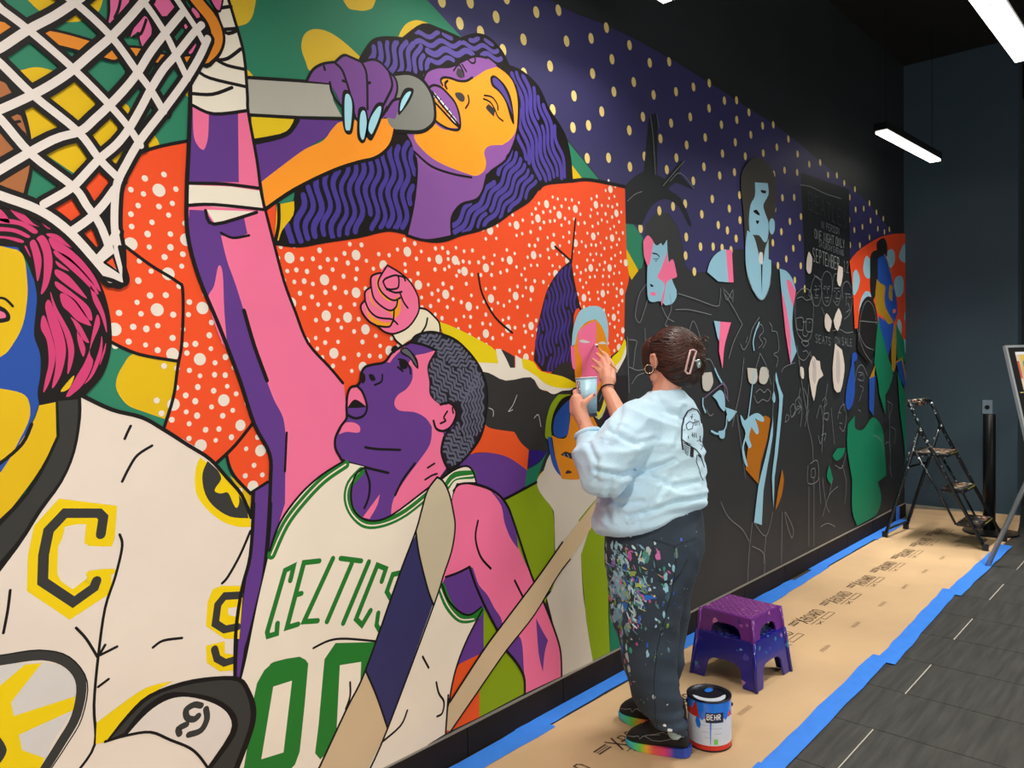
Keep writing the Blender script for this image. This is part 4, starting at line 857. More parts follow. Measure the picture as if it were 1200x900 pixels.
# ---------------------------------------------------------------- step stools (open plastic shells with arched sides)
def stool(name, label, cx, cy, rz, z0, z1, hx, hy, tp, m, m2, arch):
    t = empty(name, (cx, cy, z0), label, 'stool'); t.rotation_euler = (0, 0, rz)
    M_ = Matrix.Translation((cx, cy, z0)) @ Matrix.Rotation(rz, 4, 'Z'); Hh = z1 - z0; th = .008
    # four sides: each a trapezoid with an arch cut from below
    for k in range(4):
        hw, off = (hx, hy) if k % 2 == 0 else (hy, hx)
        aw = hw * arch[0]; ah = Hh * arch[1]; foot = []
        outl = [(-hw, 0), (-aw, 0)]
        for i in range(9):
            a = PI * i / 8; outl.append((-aw * .94 * math.copysign(abs(math.cos(a)) ** .55, math.cos(a)), ah * (.35 + .65 * math.sin(a) ** .6)))
        outl += [(aw, 0), (hw, 0), (hw, Hh), (-hw, Hh)]
        bm = bmesh.new(); R_ = Matrix.Rotation(k * PI / 2, 4, 'Z'); fr = []; bk = []
        for x, z in outl:
            f = 1 - tp * z / Hh; fo = off * f
            fr.append(bm.verts.new((x * f, -fo, z))); bk.append(bm.verts.new((x * f * .97, -fo + th, z)))
        n = len(outl)
        for tri in tessellate_polygon([[Vector((x, z, 0)) for x, z in outl]]):
            bm.faces.new([fr[i] for i in tri]); bm.faces.new([bk[i] for i in tri][::-1])
        for i in range(n): bm.faces.new((fr[i], fr[(i + 1) % n], bk[(i + 1) % n], bk[i]))
        bmesh.ops.transform(bm, matrix=M_ @ R_, verts=bm.verts[:])
        o = obj('side_panel', bm, m, t, bevel=.002)
    fx, fy = hx * (1 - tp), hy * (1 - tp)
    bm = bmesh.new(); box(bm, -fx - .001, fx + .001, -fy - .001, fy + .001, Hh - .012, Hh); bmesh.ops.transform(bm, matrix=M_, verts=bm.verts[:])
    obj('top', bm, m, t, bevel=.006)
    bm = bmesh.new()       # raised anti-slip ribs, woven look
    n = 14
    for i in range(n):
        for j in range(n):
            x = (i + .5) / n * 2 * fx * .93 - fx * .93; y = (j + .5) / n * 2 * fy * .93 - fy * .93
            Rk = Matrix.Translation((x, y, Hh)) @ Matrix.Rotation(PI / 4 if (i + j) % 2 else -PI / 4, 4, 'Z')
            box(bm, -.0086, .0086, -.0020, .0020, 0, .0034, Rk)
    bmesh.ops.transform(bm, matrix=M_, verts=bm.verts[:])
    o = obj('tread_ribs', bm, m2, t); o['kind'] = 'stuff'
    # rolled lip at the foot of each side
    for sx in (-1, 1):
        for sy in (-1, 1):
            pts = [Vector((sx * hx * (1 - tp * a), sy * hy * (1 - tp * a), Hh * a)) for a in (0, .5, .985)]
            bm = bmesh.new(); tube(bm, [M_ @ p for p in pts], .009, 8); obj('corner_post', bm, m, t, smooth=True)
    return t
m_blue = mat('dark_blue_plastic', (22, 18, 128), 0.28, var=.1, coat=.3)
splatter(m_blue, [(120, 150, 200), (60, 50, 160), (150, 110, 160), (40, 120, 160), (30, 24, 110)], 34, .50, seed=3)
m_purp = mat('purple_plastic', (104, 36, 128), 0.3, var=.1, coat=.3)
splatter(m_purp, [(150, 90, 160), (70, 40, 120), (200, 120, 170), (90, 40, 110)], 34, .46, seed=7)
m_purpr = mat('purple_plastic_rib', (150, 84, 152), 0.4)
stool('step_stool', 'dark blue plastic step stool standing on the brown paper under a purple one', 3.325, 1.64, -.05, .006, .215, .165, .165, .13, m_blue, m_blue, (.60, .48))
stool('step_stool', 'purple plastic step stool with ribbed top nested on a blue one', 3.325, 1.64, -.05, .15, .315, .145, .145, .10, m_purp, m_purpr, (.60, .72))

# ---------------------------------------------------------------- paint can
cc = floorp(833, 873); cc = Vector((cc.x + .012, cc.y + .012, .0045))
t = empty('paint_can', cc, 'open one gallon paint can with red, white and blue label beside the shoes', 'paint can')
m_tin = mat('dark_tin', (30, 32, 44), .35, metal=.5); m_red = mat('can_red', (206, 46, 34), .35); m_white = mat('can_label_white', (208, 216, 228), .45)
m_bpaint = mat('wet_blue_paint', (34, 120, 226), .2, coat=.5)
MC = Matrix.Translation(cc); r = .0815; hh = .19
bm = bmesh.new(); lathe(bm, [(r - .002, .004), (r, 0), (r + .002, .002), (r, .006), (r, hh - .006), (r + .003, hh - .004), (r + .003, hh), (r - .006, hh + .001), (r - .008, hh - .004), (r - .014, hh - .004), (r - .014, hh - .012)], 40, MC, cap=False)
bm2 = bmesh.new(); lathe(bm2, [(r - .001, .002), (r - .001, hh - .01)], 40, MC); obj('liner', bm2, m_tin, t, smooth=False)
obj('body', bm, m_tin, t, smooth=True)
bm = bmesh.new(); lathe(bm, [(r + .0006, .006), (r + .0006, .024)], 40, MC, cap=False); obj('red_band', bm, m_red, t, smooth=True)
bm = bmesh.new(); lathe(bm, [(r + .0006, .024), (r + .0006, .125)], 40, MC, cap=False); obj('label', bm, m_white, t, smooth=True)
bm = bmesh.new(); lathe(bm, [(r + .0006, .125), (r + .0006, .178)], 40, MC, cap=False); obj('red_band', bm, m_red, t, smooth=True)
av = math.atan2(-cc.y, -cc.x)    # angle that faces the camera
def can_pt(a, z, rr_=.0012): return cc + Vector(((r + rr_) * math.cos(av + a), (r + rr_) * math.sin(av + a), z))
def can_patch(name, pts, m, rr_=.0014):
    """outline in (angle, height) wrapped on the can"""
    poly = [Vector((a, z, 0)) for a, z in pts]; bm = bmesh.new()
    me = []
    amin, amax = min(p.x for p in poly), max(p.x for p in poly)
    base_ = bmesh.new(); f = base_.faces.new([base_.verts.new(p) for p in poly])
    x = amin
    while x < amax:
        g_ = base_.verts[:] + base_.edges[:] + base_.faces[:]
        bmesh.ops.bisect_plane(base_, geom=g_, plane_co=(x, 0, 0), plane_no=(1, 0, 0)); x += .15
    bmesh.ops.triangulate(base_, faces=base_.faces[:])
    for v in base_.verts: v.co = can_pt(v.co.x, v.co.y, rr_)
    return obj(name, base_, m, t)
wob = [(-1.9 + i * .1, .145 + .016 * math.sin(i * 1.1) - (.03 if 0 < i < 9 else 0) + (.022 if i < 14 else -.012)) for i in range(39)]
can_patch('spilled_paint', wob + [(1.9, .186), (-1.9, .186)], m_bpaint)
can_patch('paint_drip', [(.02, .128), (.10, .128), (.09, .10), (.06, .03), (.04, .028), (.03, .09)], m_bpaint)
can_patch('paint_drip', [(-.62, .128), (-.45, .125), (-.38, .10), (-.45, .085), (-.58, .09), (-.66, .108)], m_bpaint)
can_patch('badge', [(-.16, .112), (.66, .112), (.66, .150), (-.16, .150)], mat('badge_navy', (28, 32, 50), .4), .0020)
can_patch('eco_mark', [(.2, .03), (.38, .03), (.38, .05), (.2, .05)], mat('eco_green', (120, 200, 90), .5), .0020)
bm = bmesh.new(); g, tot = glyphs('BEHR')
for st in g: tube(bm, [can_pt(-.10 + a / tot * .62, .124 + b * .02, .0026) for a, b in st], .0018, 6)
obj('lettering', bm, mat('badge_white', (240, 240, 240), .5), t)
bm = bmesh.new()
for zz, a0, a1 in ((.1, -.3, .2), (.09, -.1, .6), (.075, -.35, .1), (.07, .2, .6), (.055, -.2, -.0), (.118, -.1, .6)):
    for k in range(8): tube(bm, [can_pt(a0 + (a1 - a0) * (k / 8), zz, .0010), can_pt(a0 + (a1 - a0) * ((k + .6) / 8), zz, .0010)], .0008, 4)
o = obj('small_print', bm, mat('small_print_grey', (140, 150, 160), .6), t); o['kind'] = 'stuff'
# lid: ring and paint pool with a pale crescent
bm = bmesh.new(); lathe(bm, [(0.001, hh - .008), (r - .015, hh - .008)], 40, MC, cap=False); obj('paint_surface', bm, m_tin, t)
bm = bmesh.new()
for (cx_, cy_, ra, rb, a0, a1, dz) in ((0, 0, .062, .040, -.2, 3.0, .0),):
    n = 22; ring = []
    for i in range(n + 1):
        a = av - 1.9 + (a1 - a0) * i / n + .5; k_ = math.sin(PI * i / n) ** .5
        ring.append((bm.verts.new(cc + Vector((math.cos(a) * ra, math.sin(a) * ra, hh - .0065))), bm.verts.new(cc + Vector((math.cos(a) * (ra - .030 * k_), math.sin(a) * (ra - .030 * k_), hh - .0065)))))
    for a_, b_ in zip(ring, ring[1:]): bm.faces.new((a_[0], b_[0], b_[1], a_[1]))
obj('lid_crescent', bm, m_white, t)
bm = bmesh.new(); n = 12; vs = []
for i in range(n): a = 2 * PI * i / n; vs.append(bm.verts.new(cc + Vector((.035 + .022 * math.cos(a), .02 + .014 * math.sin(a), hh - .0058))))
bm.faces.new(vs); obj('spilled_paint', bm, m_bpaint, t)
for sg in (-1, 1):
    bm = bmesh.new(); sphere(bm, cc + Vector((math.cos(av + sg * PI / 2) * r, math.sin(av + sg * PI / 2) * r, .155)), .008, 2); obj('handle_ear', bm, m_tin, t, smooth=True)
bm = bmesh.new(); pts = []
for i in range(17):
    a = av + PI / 2 + PI * i / 16; s_ = math.sin(PI * i / 16)
    pts.append(cc + Vector((math.cos(a) * (r + .006), math.sin(a) * (r + .006), .155 - s_ * .05)))
tube(bm, pts, .0018, 6); obj('wire_handle', bm, m_tin, t, smooth=True)

# ---------------------------------------------------------------- step ladder
def atx(px, py, X): d = ray(px, py); return CAM + d * (X / d.x)
m_lad = mat('dark_ladder_steel', (20, 26, 32), 0.32, var=.1); 
splatter(m_lad, [(200, 205, 205), (90, 110, 120), (140, 150, 150)], 55, .74, zone=[(2, 1.12, 1.0, .50)], seed=2)
m_tray = mat('splattered_tread', (36, 38, 40), 0.6, var=.2)
splatter(m_tray, [(200, 190, 170), (190, 120, 90), (120, 130, 90), (90, 80, 70), (210, 150, 120)], 44, .80, seed=5)
m_ystick = mat('yellow_sticker', (206, 196, 70), .5)
lad = empty('step_ladder', (6.69, 1.6, 0), 'black folding three step ladder speckled with paint near the end wall', 'ladder')
XL, XR = 6.49, 6.89
for X_, yf, yr in ((XL, 1.262, 1.957), (XR, 1.215, 1.915)):
    s_ = (yf - 1.262)
    bm = bmesh.new(); tube(bm, [(X_, yf, .012), (X_, 1.69 + s_, .86), (X_, 1.715 + s_, .93), (X_, 1.755 + s_, 1.03), (X_, 1.775 + s_, 1.075)], .0135, 10); obj('front_rail', bm, m_lad, lad, smooth=True)
    bm = bmesh.new(); tube(bm, [(X_, yr, .012), (X_, 1.70 + s_, .90)], .0135, 10); obj('rear_leg', bm, m_lad, lad, smooth=True)
    bm = bmesh.new(); tube(bm, [(X_, 1.455 + s_, .17), (X_, 1.58 + s_, .42), (X_, 1.73 + s_, .69)], .009, 8); obj('step_stay', bm, m_lad, lad, smooth=True)
    for y_ in (yf, yr):
        bm = bmesh.new(); box(bm, X_ - .018, X_ + .018, y_ - .02, y_ + .02, .0045, .05); obj('foot', bm, m_lad, lad, bevel=.005)
    bm = bmesh.new(); sphere(bm, (X_ - .01, 1.695 + s_, .865), .024, 2, (.6, 1, 1.3)); obj('hinge', bm, m_lad, lad, smooth=True)
def tread(y0, y1, z, sx):
    bm = bmesh.new(); box(bm, XL + .012, XR - .012, y0, y1, z - .028, z); o = obj('step', bm, m_lad, lad, bevel=.005)
    bm = bmesh.new(); box(bm, XL + .02, XR - .02, y0 + .01, y1 - .008, z, z + .003); obj('tread_pad', bm, m_tray, o)
    bm = bmesh.new(); box(bm, XL + .14, XR - .02, y0 - .002, y0 - .0004, z - .014, z - .006); obj('sticker', bm, m_ystick, o)
tread(1.525, 1.79, .695, 0); tread(1.405, 1.56, .435, 0); tread(1.29, 1.455, .185, 0)
bm = bmesh.new(); tube(bm, [(XL, 1.775, 1.075), (XL + .03, 1.785, 1.092), (XR - .03, 1.745, 1.092), (XR, 1.728, 1.075)], .014, 10); obj('top_handle', bm, m_tray, lad, smooth=True)
bm = bmesh.new(); box(bm, XL + .02, XR - .02, 1.74, 1.80, 1.05, 1.088); obj('tool_tray', bm, m_tray, lad, bevel=.006)
for y_, z_ in ((1.80, .57), (1.93, .07)):
    bm = bmesh.new(); tube(bm, [(XL, y_ + .01, z_), (XR, y_ - .03, z_)], .009, 8); obj('cross_brace', bm, m_lad, lad, smooth=True)
bm = bmesh.new(); tube(bm, [(XL, 1.79, .64), (XL, 1.86, .42)], .006, 6); obj('cross_brace', bm, m_lad, lad)

# ---------------------------------------------------------------- black post on a round base, outlet
t = empty('barrier_post', (7.155, 1.355, 0), 'black tube standing on a round flat base by the end wall', 'post')
m_blk = mat('satin_black', (16, 17, 20), .35)
bm = bmesh.new(); lathe(bm, [(.19, 0), (.2, .004), (.198, .012), (.05, .024)], 40, Matrix.Translation((7.155, 1.355, .0045))); obj('base', bm, m_blk, t, smooth=False)
bm = bmesh.new(); lathe(bm, [(.045, .02), (.045, .955), (.04, .96), (.036, .955), (.036, .9)], 24, Matrix.Translation((7.155, 1.365, .0045))); obj('tube', bm, m_blk, t, smooth=True)
t = empty('wall_outlet', (7.45, 1.435, 1.0), 'pale metal power outlet plate on the dark end wall', 'outlet')
bm = bmesh.new(); box(bm, 7.442, 7.45, 1.398, 1.472, .945, 1.06); obj('plate', bm, mat('brushed_plate', (150, 172, 188), .4, metal=.3), t, bevel=.002)
bm = bmesh.new(); lathe(bm, [(.018, 0), (.018, .004)], 20, Matrix.Translation((7.442, 1.435, 1.0)) @ Matrix.Rotation(-PI / 2, 4, 'Y')); obj('socket', bm, m_blk, t)

# ---------------------------------------------------------------- easel with a framed sign
m_chr = mat('grey_easel_metal', (150, 158, 164), .3, metal=.55)
fo = floorp(1157, 664); ap = at(1285, 390, 5.45)
t = empty('easel', (fo.x, fo.y, 0), 'silver metal easel at the right edge holding a black sign', 'easel')
bm = bmesh.new(); tube(bm, [fo + Vector((0, 0, .004)), ap], .0165, 10); obj('leg', bm, m_chr, t, smooth=True)
f2 = Vector((6.15, .35, 0)); f3 = Vector((6.9, .55, 0))
for q in (f2, f3):
    bm = bmesh.new(); tube(bm, [q, ap], .0165, 10); obj('leg', bm, m_chr, t, smooth=True)
bm = bmesh.new(); a_ = at(1182, 555, 5.25); tube(bm, [fo.lerp(ap, .365), f2.lerp(ap, .365)], .011, 8); obj('crossbar', bm, m_chr, t, smooth=True)
A = at(1179, 407, 5.25); Bq = at(1213, 556, 5.05); u = Vector((.80, -.60, 0)); wS = .62
bd = empty('framed_sign', A, 'black framed notice with a photo and white text leaning on the easel', 'sign')
dn = (Bq - A); L_ = dn.length; dn.normalize(); nn = u.cross(dn).normalized()
if nn.dot(A - CAM) > 0: nn = -nn
def sq(bm, u0, u1, v0, v1, d0, d1):
    vs = [bm.verts.new(A + u * a + dn * b + nn * c) for a in (u0, u1) for b in (v0, v1) for c in (d0, d1)]
    for f in ((0, 1, 3, 2), (4, 6, 7, 5), (0, 4, 5, 1), (2, 3, 7, 6), (0, 2, 6, 4), (1, 5, 7, 3)): bm.faces.new([vs[i] for i in f])
bm = bmesh.new(); sq(bm, 0, wS, 0, L_, -.01, 0); obj('board', bm, mat('sign_black', (12, 12, 14), .4), bd)
for a in ((-.012, .004, -.012, L_ + .012), (wS - .004, wS + .012, -.012, L_ + .012), (0, wS, -.012, .004), (0, wS, L_ - .004, L_ + .012)):
    bm = bmesh.new(); sq(bm, *a, -.015, .008); obj('frame_edge', bm, mat('sign_frame', (188, 196, 200), .3, metal=.5), bd)
bm = bmesh.new(); sq(bm, .06, wS - .06, .035, .30, 0, .0015); ph = obj('photo_print', bm, mat('photo_wall', (206, 190, 170), .5, var=.2, scale=9), bd)
for nm, col, pts in (('photo_colour', (222, 190, 90), (.09, .2, .05, .2)), ('photo_colour', (206, 90, 60), (.06, .075, .1, .22)), ('photo_colour', (90, 160, 170), (.10, .12, .10, .16)), ('photo_colour', (230, 232, 238), (.06, .16, .035, .055)), ('photo_figure', (18, 20, 26), (.14, .30, .14, .30)), ('photo_figure', (214, 160, 140), (.19, .25, .08, .145))):
    bm = bmesh.new(); sq(bm, *pts, .0015, .003 if nm == 'photo_colour' else .004); obj(nm, bm, mat('print_%d_%d_%d' % col, col, .5), ph)
for v in (.315, .475):
    bm = bmesh.new(); sq(bm, .03, wS - .03, v, v + .006, 0, .0012); obj('gold_line', bm, mat('sign_gold', (190, 184, 120), .4), bd)
bm = bmesh.new()
for row, (v, n0) in enumerate(((.345, 9), (.365, 9), (.405, 9), (.425, 8), (.445, 4), (.51, 7), (.53, 6))):
    x = .07
    R_ = random.Random(row)
    for k in range(n0):
        l_ = R_.uniform(.02, .05)
        sq(bm, x, x + l_, v, v + .009, 0, .001); x += l_ + .012
o = obj('small_print', bm, mat('sign_white', (225, 228, 230), .5), bd); o['kind'] = 'stuff'
# ---------------------------------------------------------------- the painter
from mathutils.bvhtree import BVHTree
RL = Vector((.677, -.736, 0)); FW = Vector((.736, .677, 0)); UP = Vector((0, 0, 1))
def chain(bm, pts, rad, seg=12):
    pts = [Vector(p) for p in pts]
    if not isinstance(rad, (list, tuple)): rad = [rad] * len(pts)
    for p, r_ in zip(pts, rad): sphere(bm, p, r_, 2)
    for (p, a), (q, b) in zip(zip(pts, rad), zip(pts[1:], rad[1:])):
        if (p - q).length > 1e-4: tube(bm, [p, q], [a, b], seg)
def loft(bm, rings, k=.8, n=28, cap=True):
    """rings: (left px, right px, y px, distance, tilt, k) -> stacked horizontal ellipses"""
    R_ = []
    for rg in rings:
        l, r_, y, d = rg[:4]; tl = rg[4] if len(rg) > 4 else 0; kk = rg[5] if len(rg) > 5 else k
        c = at((l + r_) / 2, y, d); hw = (r_ - l) / 2 * d / F
        a = hw / math.sqrt(.677 ** 2 + (kk * .736) ** 2); b = a * kk
        ring = []
        for i in range(n):
            t_ = 2 * PI * i / n; o = Vector((a * math.cos(t_), b * math.sin(t_), 0)); o.z = tl * o.dot(RL)
            ring.append(bm.verts.new(c + o))
        R_.append(ring)
    for a, b in zip(R_, R_[1:]):
        for i in range(n): bm.faces.new((a[i], a[(i + 1) % n], b[(i + 1) % n], b[i]))
    bm.faces.new(R_[0][::-1]); bm.faces.new(R_[-1])
    return R_
def remesh(bm, voxel, smooth=3, factor=.5):
    me = bpy.data.meshes.new('tmp'); bmesh.ops.recalc_face_normals(bm, faces=bm.faces[:]); bm.to_mesh(me); bm.free()
    o = bpy.data.objects.new('tmp', me); C.objects.link(o)
    m = o.modifiers.new('r', 'REMESH'); m.mode = 'VOXEL'; m.voxel_size = voxel; m.use_smooth_shade = True
    if smooth: s = o.modifiers.new('s', 'SMOOTH'); s.iterations = smooth; s.factor = factor
    dg = bpy.context.evaluated_depsgraph_get(); e = o.evaluated_get(dg)
    out = bpy.data.meshes.new_from_object(e); bpy.data.objects.remove(o)
    for p in out.polygons: p.use_smooth = True
    return out
painter = empty('person', (2.52, 1.55, 0), 'person in a pale blue sweatshirt and paint-spattered jeans painting the mural, seen from behind', 'person')
m_skin = mat('skin', (226, 160, 134), .5, var=.05, scale=14); m_skin.node_tree.nodes['Principled BSDF'].inputs['Subsurface Weight'].default_value = .08
m_skin.node_tree.nodes['Principled BSDF'].inputs['Subsurface Radius'].default_value = (.02, .008, .004)
hf = Vector((.14, .985, .0)).normalized(); hr = hf.cross(UP).normalized(); hu = hr.cross(hf)
HC = at(785, 423, 2.93)
def hp(a, b, c): return HC + hr * a + hf * b + hu * c
Rh = Matrix((hr, hf, hu)).transposed().to_4x4()
bm = bmesh.new()
sphere(bm, hp(0, -.01, .025), 1, 3, (.076, .094, .088), Rh)
sphere(bm, hp(0, .022, -.035), 1, 3, (.062, .066, .072), Rh)
sphere(bm, hp(0, .055, -.085), .026, 2); sphere(bm, hp(-.046, .03, -.06), .024, 2); sphere(bm, hp(.046, .03, -.06), .024, 2)
chain(bm, [hp(0, .088, .02), hp(0, .104, -.012), hp(0, .098, -.022)], [.008, .011, .013])           # nose
for s_ in (-1, 1):
    sphere(bm, hp(s_ * .032, .078, .018), .014, 2); sphere(bm, hp(s_ * .035, .076, -.022), .02, 2)   # eye, cheek
    sphere(bm, hp(s_ * .012, .094, -.028), .007, 2)
    # ear: rim, lobe
    ear = [(s_ * .084, .002, -.024), (s_ * .094, .014, .0), (s_ * .098, .008, .024), (s_ * .102, -.010, .026), (s_ * .100, -.016, .004), (s_ * .088, -.004, -.020)]
    chain(bm, [hp(*p) for p in ear], .0052); sphere(bm, hp(s_ * .087, -.002, .0), 1, 2, (.009, .014, .022), Rh)
chain(bm, [hp(-.022, .088, -.048), hp(0, .094, -.047), hp(.022, .088, -.048)], [.005, .008, .005]); chain(bm, [hp(-.018, .086, -.057), hp(0, .09, -.058), hp(.018, .086, -.057)], [.005, .008, .005])
neck = at(778, 468, 2.91)
chain(bm, [hp(0, -.012, -.04), neck, neck + Vector((0, 0, -.06))], [.052, .052, .06])
# torso and legs under the clothes
loft(bm, [(745, 808, 478, 2.90), (730, 806, 510, 2.9), (728, 808, 560, 2.9), (722, 806, 600, 2.89), (722, 812, 640, 2.88), (726, 802, 680, 2.87)], .8, 20)
near_leg = [at(757, 690, 2.83), at(757, 770, 2.82), at(786, 846, 2.84)]
chain(bm, [near_leg[0], near_leg[1], near_leg[2]], [.085, .055, .034])
far_leg = [at(772, 690, 2.99), at(772, 770, 3.01), at(773, 830, 3.04)]
chain(bm, [far_leg[0], far_leg[1], far_leg[2]], [.08, .052, .034])
# near arm (left) with the cup
sL = at(745, 505, 2.76); eL = at(703, 556, 2.74); wL = at(686, 498, 2.83)
chain(bm, [sL, eL, eL.lerp(wL, .5), wL], [.05, .042, .037, .026])
CT = at(687, 442.5, 2.90); CB = at(690.5, 488, 2.90); ax = (CB - CT).normalized()
cr0, cr1 = .040, .029
pal = at(678.5, 477, 2.862)
chain(bm, [wL, at(681, 487, 2.85), pal, at(676, 468, 2.868)], [.026, .029, .029, .024])
chain(bm, [at(673.5, 482, 2.868), at(672.5, 470, 2.875)], [.02, .017])
def cupring(tz, ang, off):
    """point around the cup: 0 = toward the camera, + = image right"""
    c = CT.lerp(CB, tz); rr_ = cr0 + (cr1 - cr0) * tz + off
    return c + (-FW * math.cos(ang) + RL * math.sin(ang)) * rr_
for tz, r_ in ((.36, .0092), (.50, .0094), (.64, .009), (.77, .0082)):
    chain(bm, [at(677, 472 + (tz - .4) * 26, 2.875), cupring(tz, -1.55, .010), cupring(tz, -2.2, .008), cupring(tz, -2.9, .008), cupring(tz, 2.6, .008)], [r_ + .004, r_ + .001, r_, r_ * .93, r_ * .85], 10)
chain(bm, [at(681, 482, 2.85), at(684.5, 472, 2.838), at(690, 467.5, 2.842), at(695.5, 463, 2.857)], [.019, .0125, .0105, .0088], 10)   # thumb
# far arm (right) with the brush
sR = at(775, 492, 3.02); eR = at(742, 522, 3.05); wR = at(712, 457, 3.26)
chain(bm, [sR, eR, eR.lerp(wR, .45), wR, at(711.5, 450, 3.28)], [.05, .046, .040, .026, .026])
chain(bm, [wR, at(712, 445, 3.28), at(710.5, 436, 3.30)], [.025, .029, .026]); chain(bm, [at(716, 446, 3.28), at(716, 434, 3.31)], [.022, .02]); chain(bm, [at(707, 444, 3.29), at(705, 436, 3.31)], [.018, .018])
FG = [((713.5, 427, 3.32), (711, 417, 3.37), (706.5, 412.5, 3.42), .0094),
      ((709, 428, 3.32), (705, 419.5, 3.37), (699.5, 414.5, 3.42), .0094),
      ((705, 431, 3.32), (700, 425, 3.36), (694.5, 420.8, 3.40), .009),
      ((702.5, 436, 3.31), (698.5, 432, 3.35), (693.8, 429.6, 3.385), .0082)]
for a, b, c, r_ in FG: chain(bm, [at(711, 438, 3.30), at(*a), at(*b), at(*c)], [.017, r_ + .0025, r_, r_ * .82], 10)
chain(bm, [at(717, 440, 3.31), at(718, 430, 3.345), at(714.5, 422, 3.375), at(709.5, 418.5, 3.39)], [.018, .013, .0105, .009], 10)
me = remesh(bm, .0042, 2, .4)
body = link('body', me, m_skin, painter)
# nails
m_nail = mat('nail_polish', (170, 110, 130), .3)
for c, w_ in (((696.5, 462.6, 2.848), .006),):
    bm = bmesh.new(); sphere(bm, at(*c), 1, 2, (.007, .004, .005)); obj('nail', bm, m_nail, painter, smooth=True)
# forearm tattoo, small dotted flowers
bvh_body = BVHTree.FromPolygons([v.co for v in me.vertices], [p.vertices for p in me.polygons])
def hit(bv, px, py, off=.001):
    d = ray(px, py).normalized(); h = bv.ray_cast(CAM, d)
    return h[0] + h[1] * off if h[0] else None
bm = bmesh.new(); R_ = random.Random(4)
for k in range(16):
    p = hit(bvh_body, R_.uniform(671, 682), R_.uniform(486, 500), .0003)
    if p: sphere(bm, p, R_.uniform(.0008, .0016), 1)
if len(bm.verts): obj('tattoo', bm, mat('tattoo_ink', (130, 104, 116), .6), painter)['kind'] = 'stuff'
else: bm.free()
# sweatshirt
bm = bmesh.new()
loft(bm, [(757, 799, 459, 2.90, .1), (748, 806, 465, 2.90, .1), (738, 813, 474, 2.90, .1), (728, 818, 488, 2.9, .05), (719, 822, 505, 2.9, .03), (714, 825, 530, 2.9), (708, 826, 555, 2.9), (700, 828, 575, 2.9, .02), (695, 829, 590, 2.9, .10), (693, 826, 600, 2.9, .18), (699, 822, 605, 2.9, .22)], .82, 36)
chain(bm, [at(752, 497, 2.80), at(722, 528, 2.73), at(708, 552, 2.70)], [.088, .098, .092])
chain(bm, [at(708, 552, 2.70), at(698, 535, 2.74), at(690, 518, 2.78)], [.092, .078, .050])
chain(bm, [at(778, 490, 3.0), at(757, 510, 3.03), at(744, 512, 3.08), at(731, 494, 3.13)], [.075, .072, .06, .045])
me = remesh(bm, .0065, 7, .5)
FOLDS = [([(700, 552), (728, 557), (758, 552), (788, 540)], .011), ([(738, 605), (765, 598), (795, 588), (826, 582)], .010), ([(705, 583), (728, 590), (752, 588)], .007),
         ([(690, 520), (700, 540), (698, 560)], .007), ([(715, 505), (745, 520), (770, 515)], .006), ([(765, 560), (790, 570), (815, 565)], .007), ([(750, 610), (770, 580), (785, 560)], .006),
         ([(800, 480), (798, 505), (790, 525)], .006), ([(730, 478), (722, 500), (712, 515)], .007), ([(770, 465), (780, 480), (800, 488)], .005), ([(716, 560), (712, 590), (716, 612)], .006)]
NRM = [v.normal.copy() for v in me.vertices]
for v, n_ in zip(me.vertices, NRM):
    p = v.co.copy()
    q = Vector((p.x * 3.2 + p.z * 1.5, p.y * 3.2 - p.z * 2.0, p.z * 8.0))
    w1 = 1 - abs(noise.noise(q)) * 2; w2 = 1 - abs(noise.noise(q * 2.1 + Vector((3, 1, 7)))) * 2
    fd = 0
    if n_.dot(p - CAM) < 0:
        c_ = R.transposed() @ (p - CAM); sx_, sy_ = 600 - F * c_.x / c_.z, 450 + F * c_.y / c_.z
        for fl, dp in FOLDS:
            dm = 99; sg = 1
            for (xa, ya), (xb, yb) in zip(fl, fl[1:]):
                lx, ly = xb - xa, yb - ya; L2 = lx * lx + ly * ly; t_ = ((sx_ - xa) * lx + (sy_ - ya) * ly) / L2
                if t_ < -.15 or t_ > 1.15: continue
                cr_ = ((sx_ - xa) * ly - (sy_ - ya) * lx) / L2 ** .5
                if abs(cr_) < abs(dm): dm = cr_
            if abs(dm) < 16: fd += dp * (-1.0 * math.exp(-(dm / 2.6) ** 2) + .55 * math.exp(-((abs(dm) - 6) / 3.4) ** 2))
    v.co = p + n_ * (.014 * (w1 - .4) + .008 * (w2 - .4) + fd)
me.update()
m_sw = mat('pale_blue_fleece', (200, 232, 255), .9, var=.10, scale=2.2, bump=.25, bscale=220)
sw = link('sweatshirt', me, m_sw, painter)
bvh = BVHTree.FromPolygons([v.co for v in me.vertices], [p.vertices for p in me.polygons])
bm = bmesh.new(); rg = []
for i in range(28):
    t_ = 2 * PI * i / 28; c = at(778, 460, 2.9); o = Vector((.062 * math.cos(t_), .055 * math.sin(t_), 0)); o.z = .1 * o.dot(RL); rg.append(c + o)
tube(bm, rg, .009, 8, closed=True); obj('collar', bm, m_sw, sw, smooth=True)
bm = bmesh.new(); c = at(689, 509, 2.805); a_, b_ = frame_of((wL - eL)); tube(bm, [c + (a_ * math.cos(t_) + b_ * math.sin(t_)) * .043 for t_ in [2 * PI * i / 20 for i in range(20)]], .010, 8, closed=True); obj('cuff', bm, m_sw, sw, smooth=True)
